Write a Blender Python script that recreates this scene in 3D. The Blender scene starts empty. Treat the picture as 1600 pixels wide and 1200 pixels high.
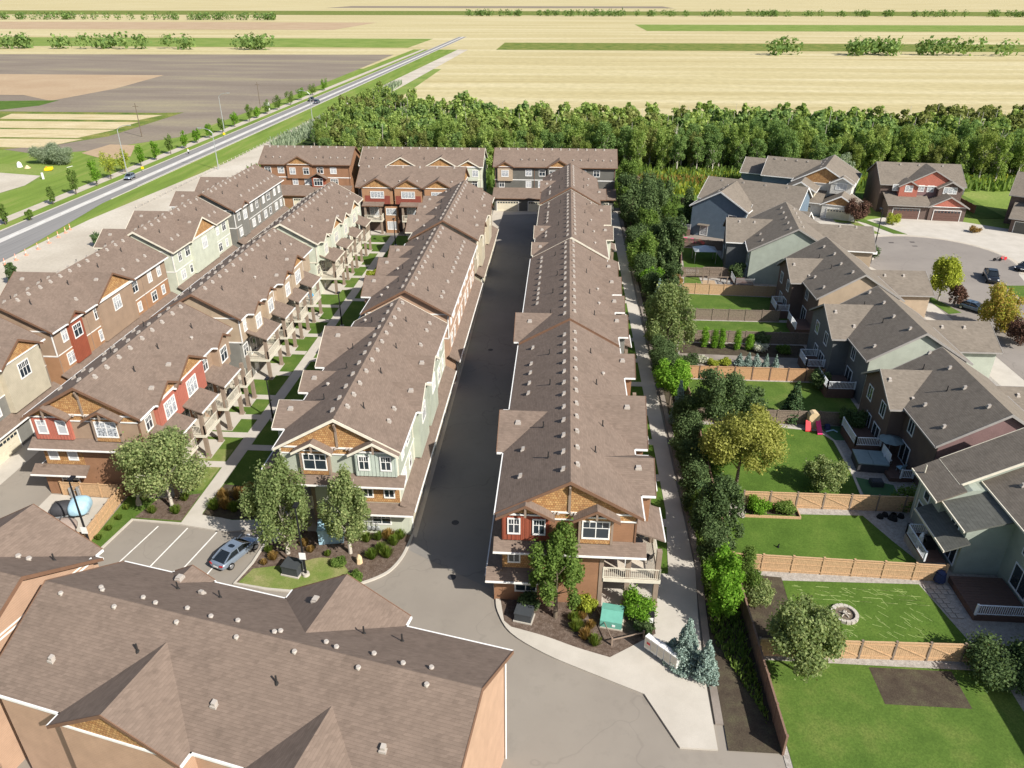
import bpy, math, random
import numpy as np
from mathutils import Vector, Matrix
from mathutils.geometry import tessellate_polygon
R_ = math.radians
sc = bpy.context.scene
COL = sc.collection
rng = random.Random(7)

# ------------------------------------------------------------------ camera, sky, sun, exposure
cam_d = bpy.data.cameras.new('camera'); cam = bpy.data.objects.new('camera', cam_d); COL.objects.link(cam)
cam_d.sensor_fit = 'HORIZONTAL'; cam_d.sensor_width = 36.0; cam_d.lens = 26.46
cam_d.clip_start = 0.5; cam_d.clip_end = 30000
cam.location = (0, 0, 45); cam.rotation_euler = (R_(90 - 27.607), 0, R_(3.794))
sc.camera = cam
SUN = Vector((0.98, -0.79, 1.0)).normalized()
world = bpy.data.worlds.new('World'); sc.world = world; world.use_nodes = True
wn = world.node_tree; bg = wn.nodes['Background']
sky = wn.nodes.new('ShaderNodeTexSky'); sky.sky_type = 'NISHITA'; sky.sun_disc = False
sky.sun_elevation = math.asin(SUN.z); sky.sun_rotation = math.atan2(SUN.x, SUN.y)
sky.air_density = 1.0; sky.dust_density = 1.5
wn.links.new(sky.outputs[0], bg.inputs[0]); bg.inputs[1].default_value = 0.085
sd = bpy.data.lights.new('sun', 'SUN'); so = bpy.data.objects.new('sun', sd); COL.objects.link(so)
sd.energy = 4.9; sd.angle = R_(0.53); sd.color = (1.0, 0.955, 0.88)
so.rotation_euler = (-SUN).to_track_quat('-Z', 'Y').to_euler(); so.location = (60, -60, 90)
sc.view_settings.view_transform = 'Standard'; sc.view_settings.look = 'None'
sc.view_settings.exposure = 0.60; sc.view_settings.gamma = 1.0; sc.view_settings.use_curve_mapping = False
sc.cycles.max_bounces = 5; sc.cycles.diffuse_bounces = 3; sc.cycles.glossy_bounces = 3
sc.cycles.transparent_max_bounces = 6; sc.cycles.caustics_reflective = False

# ------------------------------------------------------------------ materials
MATS = {}
class NT:
    def __init__(s, name):
        s.m = bpy.data.materials.new(name); s.m.use_nodes = True; s.t = s.m.node_tree
        s.b = s.t.nodes['Principled BSDF']; s.o = s.t.nodes['Material Output']; MATS[name] = s.m
        s.b.inputs['Specular IOR Level'].default_value = 0.25
    def n(s, ty, **k):
        x = s.t.nodes.new(ty)
        for a, v in k.items():
            if a.startswith('i_'): x.inputs[a[2:].replace('_', ' ')].default_value = v
            else: setattr(x, a, v)
        return x
    def l(s, a, b): s.t.links.new(a, b)
    def coord(s): return s.n('ShaderNodeTexCoord').outputs['Object']
    def pos(s): return s.n('ShaderNodeNewGeometry').outputs['Position']
    def noise(s, vec, scale, detail=3, rough=.55):
        x = s.n('ShaderNodeTexNoise'); x.inputs['Scale'].default_value = scale; x.inputs['Detail'].default_value = detail
        x.inputs['Roughness'].default_value = rough; s.l(vec, x.inputs['Vector']); return x.outputs['Fac']
    def ramp(s, fac, stops):
        r = s.n('ShaderNodeValToRGB'); e = r.color_ramp.elements
        while len(e) < len(stops): e.new(.5)
        for i, (p, c) in enumerate(stops): e[i].position = p; e[i].color = (*c, 1) if len(c) == 3 else c
        s.l(fac, r.inputs[0]); return r.outputs[0]
    def math(s, op, a, b=None, c=None):
        x = s.n('ShaderNodeMath', operation=op)
        for i, v in enumerate((a, b, c)):
            if v is None: continue
            if isinstance(v, (int, float)): x.inputs[i].default_value = v
            else: s.l(v, x.inputs[i])
        return x.outputs[0]
    def mix(s, f, a, b, mode='MIX'):
        x = s.n('ShaderNodeMix', data_type='RGBA', blend_type=mode)
        for i, v in ((0, f), (6, a), (7, b)):
            if isinstance(v, (int, float)): x.inputs[i].default_value = v
            elif isinstance(v, tuple): x.inputs[i].default_value = (*v, 1)
            else: s.l(v, x.inputs[i])
        return x.outputs[2]
    def bump(s, h, strength=.5, dist=.05):
        x = s.n('ShaderNodeBump'); x.inputs['Strength'].default_value = strength; x.inputs['Distance'].default_value = dist
        s.l(h, x.inputs['Height']); s.l(x.outputs[0], s.b.inputs['Normal'])
    def base(s, c):
        if isinstance(c, tuple): s.b.inputs['Base Color'].default_value = (*c, 1)
        else: s.l(c, s.b.inputs['Base Color'])
    def rough(s, r, metal=0, spec=None):
        s.b.inputs['Roughness'].default_value = r; s.b.inputs['Metallic'].default_value = metal
        if spec is not None: s.b.inputs['Specular IOR Level'].default_value = spec

def sc3(c, k): return tuple(min(1, x * k) for x in c)
def shingle(name, c, course=.085, bumpd=.02):
    m = NT(name); co = m.coord()
    sx = m.n('ShaderNodeSeparateXYZ'); m.l(co, sx.inputs[0])
    z = m.math('DIVIDE', sx.outputs[2], course); fr = m.math('FRACT', z); row = m.math('FLOOR', z)
    # tabs along the course, shifted from row to row
    xy = m.math('ADD', sx.outputs[0], sx.outputs[1])
    tab = m.math('FLOOR', m.math('ADD', m.math('MULTIPLY', xy, 3.1), m.math('MULTIPLY', row, .37)))
    cx = m.n('ShaderNodeCombineXYZ'); m.l(tab, cx.inputs[0]); m.l(row, cx.inputs[1])
    wn_ = m.n('ShaderNodeTexWhiteNoise', noise_dimensions='3D'); m.l(cx.outputs[0], wn_.inputs[0])
    big = m.noise(co, .35, 4); fine = m.noise(co, 9, 2)
    col = m.ramp(wn_.outputs[0], [(0, sc3(c, .74)), (.5, c), (1, sc3(c, 1.26))])
    col = m.mix(.55, col, m.ramp(big, [(.3, sc3(c, .86)), (.7, sc3(c, 1.12))]), 'MIX')
    col = m.mix(m.math('MULTIPLY', fine, .5), col, sc3(c, .72))
    edge = m.math('GREATER_THAN', fr, .86)
    st = m.n('ShaderNodeMapping'); st.inputs['Scale'].default_value = (1.1, 1.1, .12); m.l(co, st.inputs[0])
    col = m.mix(.8, col, m.ramp(m.noise(st.outputs[0], 1.0, 5, .65), [(.3, (.80, .80, .80)), (.5, (1, 1, 1)), (.72, (1.0, 1.0, 1.0))]), 'MULTIPLY')
    col = m.mix(m.math('MULTIPLY', edge, .26), col, sc3(c, .4))
    m.base(col); m.rough(.95, 0, .12)
    m.bump(m.math('ADD', m.math('MULTIPLY', m.math('SUBTRACT', 1, fr), 1), m.math('MULTIPLY', fine, .3)), .5, bumpd); return m.m
def siding(name, c, step=.16, vert=False):
    m = NT(name); co = m.coord(); sx = m.n('ShaderNodeSeparateXYZ'); m.l(co, sx.inputs[0])
    u = m.math('ADD', sx.outputs[0], sx.outputs[1]) if vert else sx.outputs[2]
    fr = m.math('FRACT', m.math('DIVIDE', u, step))
    n = m.noise(co, .9, 4)
    col = m.ramp(n, [(.3, sc3(c, .9)), (.7, sc3(c, 1.08))])
    line = m.math('LESS_THAN', fr, .16 if vert else .12)
    col = m.mix(m.math('MULTIPLY', line, .38), col, sc3(c, .4))
    m.base(col); m.rough(.7)
    m.bump(line if vert else fr, .5, .02); return m.m
def shake(name, c1, c2, c3):
    m = NT(name); co = m.coord(); sx = m.n('ShaderNodeSeparateXYZ'); m.l(co, sx.inputs[0])
    cb = m.n('ShaderNodeCombineXYZ'); m.l(m.math('ADD', sx.outputs[0], sx.outputs[1]), cb.inputs[0]); m.l(sx.outputs[2], cb.inputs[1])
    br = m.n('ShaderNodeTexBrick'); m.l(cb.outputs[0], br.inputs[0])
    br.inputs['Scale'].default_value = 1; br.inputs['Brick Width'].default_value = .2; br.inputs['Row Height'].default_value = .2
    br.inputs['Mortar Size'].default_value = .012; br.inputs['Color1'].default_value = (*c1, 1); br.inputs['Color2'].default_value = (*c2, 1)
    br.inputs['Mortar'].default_value = (*sc3(c1, .25), 1); br.inputs['Bias'].default_value = 0
    col = m.mix(m.ramp(m.noise(co, 1.6, 3), [(.4, (0, 0, 0)), (.65, (1, 1, 1))]), br.outputs[0], c3)
    m.base(m.mix(.5, br.outputs[0], col)); m.rough(.85); m.bump(br.outputs['Fac'], -.5, .02); return m.m
def plain(name, c, rough=.6, metal=0, var=.08, scale=2.0, spec=None):
    m = NT(name); n = m.noise(m.coord(), scale, 4)
    m.base(m.ramp(n, [(.3, sc3(c, 1 - var)), (.7, sc3(c, 1 + var))])); m.rough(rough, metal, spec); return m.m
def ground(name, stops, scale, fine=6, fstr=.35, bump=.03, fdark=.6, rough=.95, aniso=None):
    m = NT(name); p = m.pos()
    if aniso:
        mp = m.n('ShaderNodeMapping'); mp.inputs['Scale'].default_value = aniso; mp.inputs['Rotation'].default_value = (0, 0, R_(8)); m.l(p, mp.inputs[0]); p2 = mp.outputs[0]
    else: p2 = p
    a = m.noise(p2, scale, 6, .6); b = m.noise(p, fine, 5, .7)
    col = m.ramp(a, stops)
    col = m.mix(m.math('MULTIPLY', m.ramp(b, [(.35, (1, 1, 1)), (.65, (0, 0, 0))]), fstr), col, sc3(stops[0][1], fdark))
    m.base(col); m.rough(rough, 0, .1); m.bump(b, .5, bump); return m.m
def tarmac(name, a, b, line=.17):
    m = NT(name); p = m.pos(); n1 = m.noise(p, .10, 6, .6); n2 = m.noise(p, 45, 3); n3 = m.noise(p, .55, 5, .7)
    col = m.ramp(n1, [(.3, a), (.7, b)]); col = m.mix(m.ramp(n3, [(.55, (0, 0, 0)), (.75, (.35, .35, .35))]), col, sc3(a, .72)); col = m.mix(m.math('MULTIPLY', n2, .35), col, sc3(a, .7))
    w = m.n('ShaderNodeVectorMath', operation='ADD'); ns = m.n('ShaderNodeTexNoise'); ns.inputs['Scale'].default_value = .35; m.l(p, ns.inputs['Vector']); m.l(p, w.inputs[0])
    k = m.n('ShaderNodeVectorMath', operation='SCALE'); k.inputs['Scale'].default_value = 5; m.l(ns.outputs['Color'], k.inputs[0]); m.l(k.outputs[0], w.inputs[1])
    v = m.n('ShaderNodeTexVoronoi', feature='DISTANCE_TO_EDGE'); v.inputs['Scale'].default_value = .09; m.l(w.outputs[0], v.inputs['Vector'])
    col = m.mix(m.ramp(v.outputs['Distance'], [(.003, (line, line, line)), (.007, (0, 0, 0))]), col, sc3(a, .45))
    m.base(col); m.rough(.92, 0, .15); m.bump(n2, .3, .004); return m.m
def leaf(name, c, c2, trans=.42, hue=.0):
    m = NT(name); g = m.n('ShaderNodeNewGeometry')
    oi = m.n('ShaderNodeObjectInfo')
    r = m.math('ADD', m.math('MULTIPLY', g.outputs['Random Per Island'], .75), m.math('MULTIPLY', oi.outputs['Random'], .25))
    col = m.ramp(r, [(0, sc3(c, .62)), (.45, c), (1, c2)])
    d = m.n('ShaderNodeBsdfDiffuse'); t = m.n('ShaderNodeBsdfTranslucent'); mx = m.n('ShaderNodeMixShader')
    m.l(col, d.inputs[0]); m.l(m.mix(.5, col, (c2[0] * 1.2, c2[1] * 1.25, c2[2] * .6), 'MIX'), t.inputs[0])
    mx.inputs[0].default_value = trans; m.l(d.outputs[0], mx.inputs[1]); m.l(t.outputs[0], mx.inputs[2]); m.l(mx.outputs[0], m.o.inputs[0])
    return m.m

M = {}
M['roof'] = shingle('roof_brown', (.200, .150, .119))
M['roofg'] = shingle('roof_grey', (.200, .170, .138), .095, .024)
M['roofd'] = shingle('roof_green_grey', (.125, .125, .11), .095, .024)
SID = dict(brown=(.28, .150, .085), tan=(.40, .31, .22), sage=(.40, .43, .35), pale=(.52, .54, .44), grey=(.20, .195, .175), beige=(.46, .41, .31),
           dgrey=(.125, .122, .108), orange=(.36, .20, .11), blue=(.125, .17, .215), green=(.35, .385, .325), umber=(.135, .095, .08), slate=(.14, .145, .145),
           maroon=(.215, .135, .130), sagegreen=(.40, .43, .36), tan2=(.44, .29, .20), white=(.62, .60, .55), tanb=(.33, .235, .165))
for k, c in SID.items(): M['s_' + k] = siding('siding_' + k, c)
M['b_red'] = siding('board_red', (.27, .075, .042), .3, True); M['b_sage'] = siding('board_sage', (.42, .47, .41), .3, True)
M['b_redg'] = siding('board_red_plain', (.40, .135, .095), .3, True); M['b_brick'] = siding('board_brick', (.24, .065, .045), .3, True)
M['shake'] = shake('cedar_shake', (.36, .18, .07), (.54, .33, .14), (.24, .13, .065))
M['shaked'] = shake('cedar_shake_dark', (.24, .115, .045), (.36, .18, .07), (.15, .08, .04))
M['white'] = plain('white_trim', (.74, .73, .70), .5); M['cream'] = plain('cream_trim', (.66, .61, .50), .5)
M['btrim'] = plain('brown_trim', (.17, .095, .06), .6); M['timber'] = plain('timber_brown', (.25, .19, .145), .7)
M['greytrim'] = plain('grey_trim', (.30, .28, .26), .6); M['dtrim'] = plain('dark_trim', (.07, .06, .055), .6)
M['garage'] = plain('garage_cream', (.60, .55, .42), .5); M['garageb'] = plain('garage_brown', (.13, .075, .06), .5); M['garaged'] = plain('garage_dark', (.12, .115, .10), .5)
g = NT('window_glass'); g.base((.025, .035, .045)); g.rough(.06, 0, .9)
g = NT('window_blind'); n = g.n('ShaderNodeSeparateXYZ'); g.l(g.coord(), n.inputs[0])
g.base(g.ramp(g.math('FRACT', g.math('MULTIPLY', n.outputs[2], 14)), [(0, (.34, .35, .36)), (.5, (.50, .51, .52))])); g.rough(.12, 0, .7)
g = NT('window_curtain'); n = g.n('ShaderNodeSeparateXYZ'); g.l(g.coord(), n.inputs[0])
g.base(g.ramp(g.noise(g.coord(), 6, 2), [(.35, (.05, .06, .07)), (.5, (.42, .44, .46)), (.8, (.6, .62, .64))])); g.rough(.12, 0, .7)
M['glass'] = MATS['window_glass']; M['blind'] = MATS['window_blind']; M['curtain'] = MATS['window_curtain']
M['vent'] = plain('vent_white', (.40, .36, .32), .5); M['ventd'] = plain('vent_dark', (.03, .028, .027), .6)
M['metal'] = plain('galvanised_metal', (.52, .54, .55), .4, .6); M['black'] = plain('black_metal', (.015, .015, .017), .4)
M['rail'] = plain('railing_cream', (.60, .56, .46), .5); M['wrail'] = plain('railing_white', (.72, .74, .76), .45)
M['deck'] = plain('deck_boards', (.12, .075, .06), .8); M['deckb'] = plain('balcony_floor', (.50, .44, .36), .8)
M['asphalt'] = tarmac('asphalt', (.240, .212, .180), (.300, .268, .226))
M['asphalt2'] = tarmac('asphalt_new', (.205, .190, .172), (.255, .238, .216), .3)  # same asphalt as the yard, colour darkened for the shade over the lane
M['asphalt3'] = tarmac('asphalt_street', (.225, .20, .178), (.285, .255, .225), .25)
M['road'] = ground('road_asphalt', [(.3, (.20, .195, .19)), (.7, (.27, .26, .25))], .5, 30, .2, .004, aniso=(3, .08, 1))
M['roadpale'] = ground('road_median', [(.3, (.48, .46, .43)), (.7, (.60, .58, .54))], .8, 30, .2, .004, aniso=(2, .2, 1))
M['concrete'] = ground('concrete', [(.3, (.42, .37, .305)), (.7, (.52, .465, .385))], .5, 12, .2, .006)
M['concw'] = ground('concrete_pale', [(.3, (.43, .395, .34)), (.7, (.52, .48, .42))], .4, 12, .18, .006)
M['gutter'] = ground('concrete_gutter', [(.3, (.20, .17, .145)), (.7, (.30, .26, .225))], .5, 12, .2, .006)
M['lawn'] = ground('lawn', [(.3, (.070, .125, .022)), (.5, (.100, .165, .030)), (.72, (.165, .205, .050))], .35, 7, .65, .05)
M['lawnd'] = ground('lawn_lush', [(.28, (.062, .115, .018)), (.5, (.092, .160, .026)), (.74, (.135, .200, .038))], .3, 7, .6, .04)
M['lawndry'] = ground('lawn_dry', [(.3, (.12, .19, .035)), (.5, (.20, .23, .07)), (.72, (.36, .30, .16))], .5, 10, .5, .05)
M['mulch'] = ground('wood_mulch', [(.3, (.10, .068, .050)), (.5, (.155, .115, .09)), (.72, (.23, .18, .15))], 3, 11, .75, .06)
M['soil'] = ground('planting_soil', [(.3, (.06, .045, .034)), (.5, (.085, .068, .048)), (.7, (.11, .10, .06))], 1.0, 9, .6, .06)
M['gravel'] = ground('pale_gravel', [(.3, (.30, .27, .24)), (.5, (.42, .39, .35)), (.7, (.52, .49, .44))], 3, 14, .7, .05)
M['grass'] = ground('field_grass', [(.3, (.135, .20, .04)), (.5, (.20, .27, .06)), (.7, (.27, .30, .09))], .05, 1.6, .45, .1)
M['verge'] = ground('road_verge', [(.3, (.13, .19, .035)), (.5, (.175, .255, .045)), (.7, (.26, .28, .08))], .12, 2.5, .4, .05, aniso=(2.4, .3, 1))
M['dirt'] = ground('pale_dirt', [(.3, (.42, .37, .30)), (.5, (.50, .45, .37)), (.7, (.58, .53, .45))], .06, 2, .3, .05)
M['brownfield'] = ground('ploughed_field', [(.3, (.185, .150, .118)), (.5, (.235, .195, .155)), (.72, (.32, .28, .18))], .02, .7, .3, .1, aniso=(.5, 2, 1))
M['tanfield'] = ground('tan_field', [(.3, (.38, .27, .17)), (.7, (.46, .35, .23))], .03, .7, .3, .1)
M['strip'] = ground('grain_strip', [(.3, (.46, .37, .20)), (.5, (.54, .45, .27)), (.7, (.62, .52, .34))], .10, 1.2, .35, .08, aniso=(1, 3, 1))
M['stubble'] = ground('far_yellow_field', [(.3, (.40, .33, .16)), (.5, (.50, .43, .24)), (.7, (.60, .53, .34))], .012, .22, .38, .1, aniso=(.25, 3.5, 1))
M['meadow'] = ground('meadow', [(.3, (.07, .13, .02)), (.5, (.19, .22, .05)), (.7, (.33, .28, .09))], .12, 1.2, .6, .2)
M['forestfloor'] = ground('forest_floor', [(.3, (.02, .035, .01)), (.7, (.05, .07, .02))], .3, 2, .5, .1)
M['paint'] = plain('road_paint', (.72, .70, .66), .7, var=.15)
M['fence'] = plain('fence_tan', (.46, .30, .17), .8, var=.2, scale=6); M['fenceo'] = plain('fence_cedar', (.46, .265, .14), .8, var=.15, scale=6)
M['fenceg'] = plain('fence_weathered', (.20, .155, .12), .85, var=.3, scale=7); M['fenced'] = plain('fence_dark_brown', (.20, .125, .09), .85, var=.2, scale=6)
M['bark'] = plain('bark', (.14, .11, .08), .9, var=.3, scale=8); M['barkw'] = plain('bark_pale', (.46, .42, .36), .9, var=.25, scale=9)
M['l_aspen'] = leaf('leaf_aspen', (0.195, 0.257, 0.065), (0.408, 0.460, 0.139)); M['l_mid'] = leaf('leaf_mid', (0.117, 0.188, 0.044), (0.254, 0.348, 0.088))
M['l_ash'] = leaf('leaf_ash', (0.182, 0.242, 0.093), (0.437, 0.469, 0.210)); M['l_dark'] = leaf('leaf_dark', (.078, .120, .048), (.165, .225, .092), .3)
M['l_yel'] = leaf('leaf_gold', (.25, .26, .06), (.47, .47, .14)); M['l_lime'] = leaf('leaf_lime', (.26, .30, .04), (.52, .56, .10))
M['l_spruce'] = leaf('needle_blue', (.21, .29, .25), (.42, .50, .44), .15); M['l_pine'] = leaf('needle_green', (0.064, 0.114, 0.050), (0.156, 0.213, 0.085), .1)
M['l_bright'] = leaf('leaf_bright', (0.128, 0.270, 0.028), (0.270, 0.440, 0.064)); M['l_red'] = leaf('leaf_autumn', (.27, .32, .05), (.56, .38, .12))
M['l_bronze'] = leaf('leaf_bronze', (.11, .06, .045), (.19, .12, .085), .15); M['l_silver'] = leaf('leaf_silver', (0.241, 0.298, 0.199), (0.440, 0.497, 0.341))
M['l_orange'] = leaf('leaf_orange_grass', (.30, .18, .06), (.46, .34, .13)); M['l_grass'] = leaf('blade_green', (.11, .19, .03), (.30, .32, .08))
M['l_forest'] = leaf('leaf_forest', (0.193, 0.281, 0.076), (0.460, 0.549, 0.166)); M['l_forest2'] = leaf('leaf_forest_yellowish', (.17, .20, .06), (.36, .38, .14))
M['l_forest3'] = leaf('leaf_forest_deep', (0.140, 0.229, 0.076), (0.292, 0.396, 0.128)); M['l_flower'] = leaf('flower_white', (.55, .55, .45), (.75, .74, .68))
def car_paint(name, c, metal=.5):
    m = NT(name); m.base(c); m.rough(.25, metal, .5); m.b.inputs['Coat Weight'].default_value = .6; m.b.inputs['Coat Roughness'].default_value = .06; return m.m
M['p_silver'] = car_paint('paint_silver_blue', (.28, .34, .42)); M['p_black'] = car_paint('paint_black', (.012, .013, .016), .2); M['p_blue'] = car_paint('paint_steel_blue', (.10, .15, .21)); M['p_white'] = car_paint('paint_white_silver', (.45, .50, .56))
M['carglass'] = plain('car_glass', (.012, .016, .02), .05, spec=.8); M['tyre'] = plain('tyre_rubber', (.015, .015, .015), .85); M['rim'] = plain('wheel_rim', (.45, .46, .48), .3, .8)
M['lampw'] = plain('headlight', (.75, .76, .78), .15, spec=.8); M['lampr'] = plain('tail_light', (.35, .02, .02), .2)
M['tarp'] = plain('tarp_light_blue', (.34, .52, .62), .6, var=.15); M['tarpd'] = plain('tarp_dark_grey', (.05, .05, .055), .7); M['tarpb'] = plain('tarp_taupe', (.33, .26, .22), .7)
M['greenbox'] = plain('green_steel', (.12, .33, .26), .45); M['greenboxd'] = plain('grey_steel_box', (.05, .055, .06), .5)
M['yellow'] = plain('tent_yellow', (.85, .60, .01), .6); M['orange'] = plain('tent_orange', (.75, .30, .02), .6); M['pink'] = plain('slide_pink', (.65, .04, .17), .5)
M['red'] = plain('toy_red', (.55, .03, .04), .5); M['navy'] = plain('cushion_navy', (.03, .045, .11), .8); M['sandpile'] = plain('sand_pile', (.60, .45, .27), .9)
M['spa'] = plain('hot_tub_cover', (.20, .26, .27), .6); M['stone'] = plain('patio_stone', (.36, .33, .29), .85, var=.15); M['turf'] = ground('artificial_turf', [(.3, (.06, .13, .06)), (.7, (.08, .16, .07))], .5, 20, .2, .02)
M['conepink'] = plain('traffic_cone', (.80, .33, .22), .6); M['sign'] = plain('sign_face', (.75, .75, .73), .5)

# ------------------------------------------------------------------ mesh helpers
class MB:
    def __init__(s): s.v = []; s.f = []; s.mi = []; s.cur = 0
    def quad(s, *p):
        i = len(s.v); s.v += [tuple(q) for q in p]; s.f.append(tuple(range(i, i + len(p)))); s.mi.append(s.cur); return s
    def box(s, x0, x1, y0, y1, z0, z1):
        if x0 > x1: x0, x1 = x1, x0
        if y0 > y1: y0, y1 = y1, y0
        i = len(s.v); s.v += [(x0, y0, z0), (x1, y0, z0), (x1, y1, z0), (x0, y1, z0), (x0, y0, z1), (x1, y0, z1), (x1, y1, z1), (x0, y1, z1)]
        for q in ((0, 3, 2, 1), (4, 5, 6, 7), (0, 1, 5, 4), (1, 2, 6, 5), (2, 3, 7, 6), (3, 0, 4, 7)): s.f.append(tuple(i + k for k in q)); s.mi.append(s.cur)
        return s
    def slab(s, pts, t):   # planar polygon with vertical thickness t downward
        n = len(pts); i = len(s.v); s.v += [tuple(p) for p in pts] + [(p[0], p[1], p[2] - t) for p in pts]
        s.f.append(tuple(range(i, i + n))); s.f.append(tuple(range(i + 2 * n - 1, i + n - 1, -1))); s.mi += [s.cur] * 2
        for k in range(n):
            a, b = i + k, i + (k + 1) % n; s.f.append((a, a + n, b + n, b)); s.mi.append(s.cur)
        return s
    def prism(s, pts, d):  # polygon extruded by vector d
        n = len(pts); i = len(s.v); s.v += [tuple(p) for p in pts] + [(p[0] + d[0], p[1] + d[1], p[2] + d[2]) for p in pts]
        s.f.append(tuple(range(i + n - 1, i - 1, -1))); s.f.append(tuple(range(i + n, i + 2 * n))); s.mi += [s.cur] * 2
        for k in range(n):
            a, b = i + k, i + (k + 1) % n; s.f.append((a, b, b + n, a + n)); s.mi.append(s.cur)
        return s
    def tube(s, p, q, r0, r1=None, n=8, cap=True):
        r1 = r0 if r1 is None else r1; p = Vector(p); q = Vector(q); d = (q - p).normalized()
        u = d.orthogonal().normalized(); w = d.cross(u); i = len(s.v)
        for c, r in ((p, r0), (q, r1)):
            for k in range(n):
                a = 2 * math.pi * k / n; s.v.append(tuple(c + u * (r * math.cos(a)) + w * (r * math.sin(a))))
        for k in range(n): a, b = i + k, i + (k + 1) % n; s.f.append((a, b, b + n, a + n)); s.mi.append(s.cur)
        if cap: s.f.append(tuple(range(i + n - 1, i - 1, -1))); s.f.append(tuple(range(i + n, i + 2 * n))); s.mi += [s.cur] * 2
        return s
    def bar(s, p, q, w, h):  # rectangular bar between two points
        p = Vector(p); q = Vector(q); d = (q - p).normalized(); side = d.cross(Vector((0, 0, 1)))
        if side.length < .01: side = Vector((1, 0, 0))
        side.normalize(); up = side.cross(d).normalized(); i = len(s.v)
        for c in (p, q):
            for a, b in ((-1, -1), (1, -1), (1, 1), (-1, 1)): s.v.append(tuple(c + side * (a * w / 2) + up * (b * h / 2)))
        for k in ((3, 2, 1, 0), (4, 5, 6, 7), (0, 1, 5, 4), (1, 2, 6, 5), (2, 3, 7, 6), (3, 0, 4, 7)): s.f.append(tuple(i + x for x in k)); s.mi.append(s.cur)
        return s
    def mesh(s, name, mats):
        me = bpy.data.meshes.new(name); me.from_pydata(s.v, [], s.f)
        for m in (mats if isinstance(mats, (list, tuple)) else [mats]): me.materials.append(m)
        if s.cur or any(s.mi): me.polygons.foreach_set('material_index', s.mi)
        me.update(); return me
    def build(s, name, mats, parent=None, loc=None, rz=0): return put(name, s.mesh(name, mats), parent, loc, rz)
def put(name, me, parent=None, loc=None, rz=0, scale=None):
    o = bpy.data.objects.new(name, me); COL.objects.link(o)
    if parent: o.parent = parent
    if loc: o.location = loc
    if rz: o.rotation_euler = (0, 0, rz)
    if scale: o.scale = scale
    return o
def tag(o, label=None, cat=None, group=None, kind=None):
    if label: o['label'] = label
    if cat: o['category'] = cat
    if group: o['group'] = group
    if kind: o['kind'] = kind
    return o
def empty(name, loc, rz=0, label=None, cat=None, group=None):
    o = bpy.data.objects.new(name, None); COL.objects.link(o); o.location = loc; o.rotation_euler = (0, 0, rz); o.empty_display_size = .5
    return tag(o, label, cat, group)
def copy_tree(o, parent=None):
    c = o.copy(); COL.objects.link(c); c.parent = parent
    for ch in o.children: copy_tree(ch, c)
    return c
def sheet(name, pts, z, m, parent=None, thick=0):
    """flat polygon on the ground, or a raised slab when thick > 0"""
    tri = tessellate_polygon([[Vector((p[0], p[1], 0)) for p in pts]])
    area = sum(pts[i][0] * pts[(i + 1) % len(pts)][1] - pts[(i + 1) % len(pts)][0] * pts[i][1] for i in range(len(pts)))
    if area < 0: pts = pts[::-1]; tri = tessellate_polygon([[Vector((p[0], p[1], 0)) for p in pts]])
    b = MB(); b.v = [(p[0], p[1], z) for p in pts]
    for t in tri:
        a, c, d = (Vector((*pts[k], 0)) for k in t)
        t = tuple(t) if (c - a).cross(d - a).z > 0 else tuple(t[::-1]); b.f.append(t); b.mi.append(0)
    if thick:
        n = len(pts); b.v += [(p[0], p[1], z - thick) for p in pts]
        for k in range(n): j = (k + 1) % n; b.f.append((k, k + n, j + n, j)); b.mi.append(0)
    o = b.build(name, m, parent)
    if not parent: o['kind'] = 'structure'
    return o
def rect(x0, x1, y0, y1): return [(x0, y0), (x1, y0), (x1, y1), (x0, y1)]
def strip(name, path, w, z, m, thick=.14, parent=None):
    L = []; Rr = []
    for i, p in enumerate(path):
        a = Vector(path[max(0, i - 1)]); b = Vector(path[min(len(path) - 1, i + 1)]); d = (b - a).normalized(); n = Vector((-d.y, d.x)) * w / 2
        L.append((p[0] + n.x, p[1] + n.y)); Rr.append((p[0] - n.x, p[1] - n.y))
    b = MB()
    for i in range(len(path) - 1): b.slab([(*Rr[i], z), (*Rr[i + 1], z), (*L[i + 1], z), (*L[i], z)], thick)
    o = b.build(name, m, parent)
    if not parent: o['kind'] = 'structure'
    return o
def curve(pts, n=6):  # smooth a polyline (catmull-rom)
    out = []
    for i in range(len(pts) - 1):
        p0 = pts[max(0, i - 1)]; p1 = pts[i]; p2 = pts[i + 1]; p3 = pts[min(len(pts) - 1, i + 2)]
        for k in range(n):
            t = k / n
            out.append(tuple(.5 * (2 * p1[j] + (p2[j] - p0[j]) * t + (2 * p0[j] - 5 * p1[j] + 4 * p2[j] - p3[j]) * t * t + (3 * p1[j] - p0[j] - 3 * p2[j] + p3[j]) * t ** 3) for j in (0, 1)))
    return out + [pts[-1]]

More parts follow.
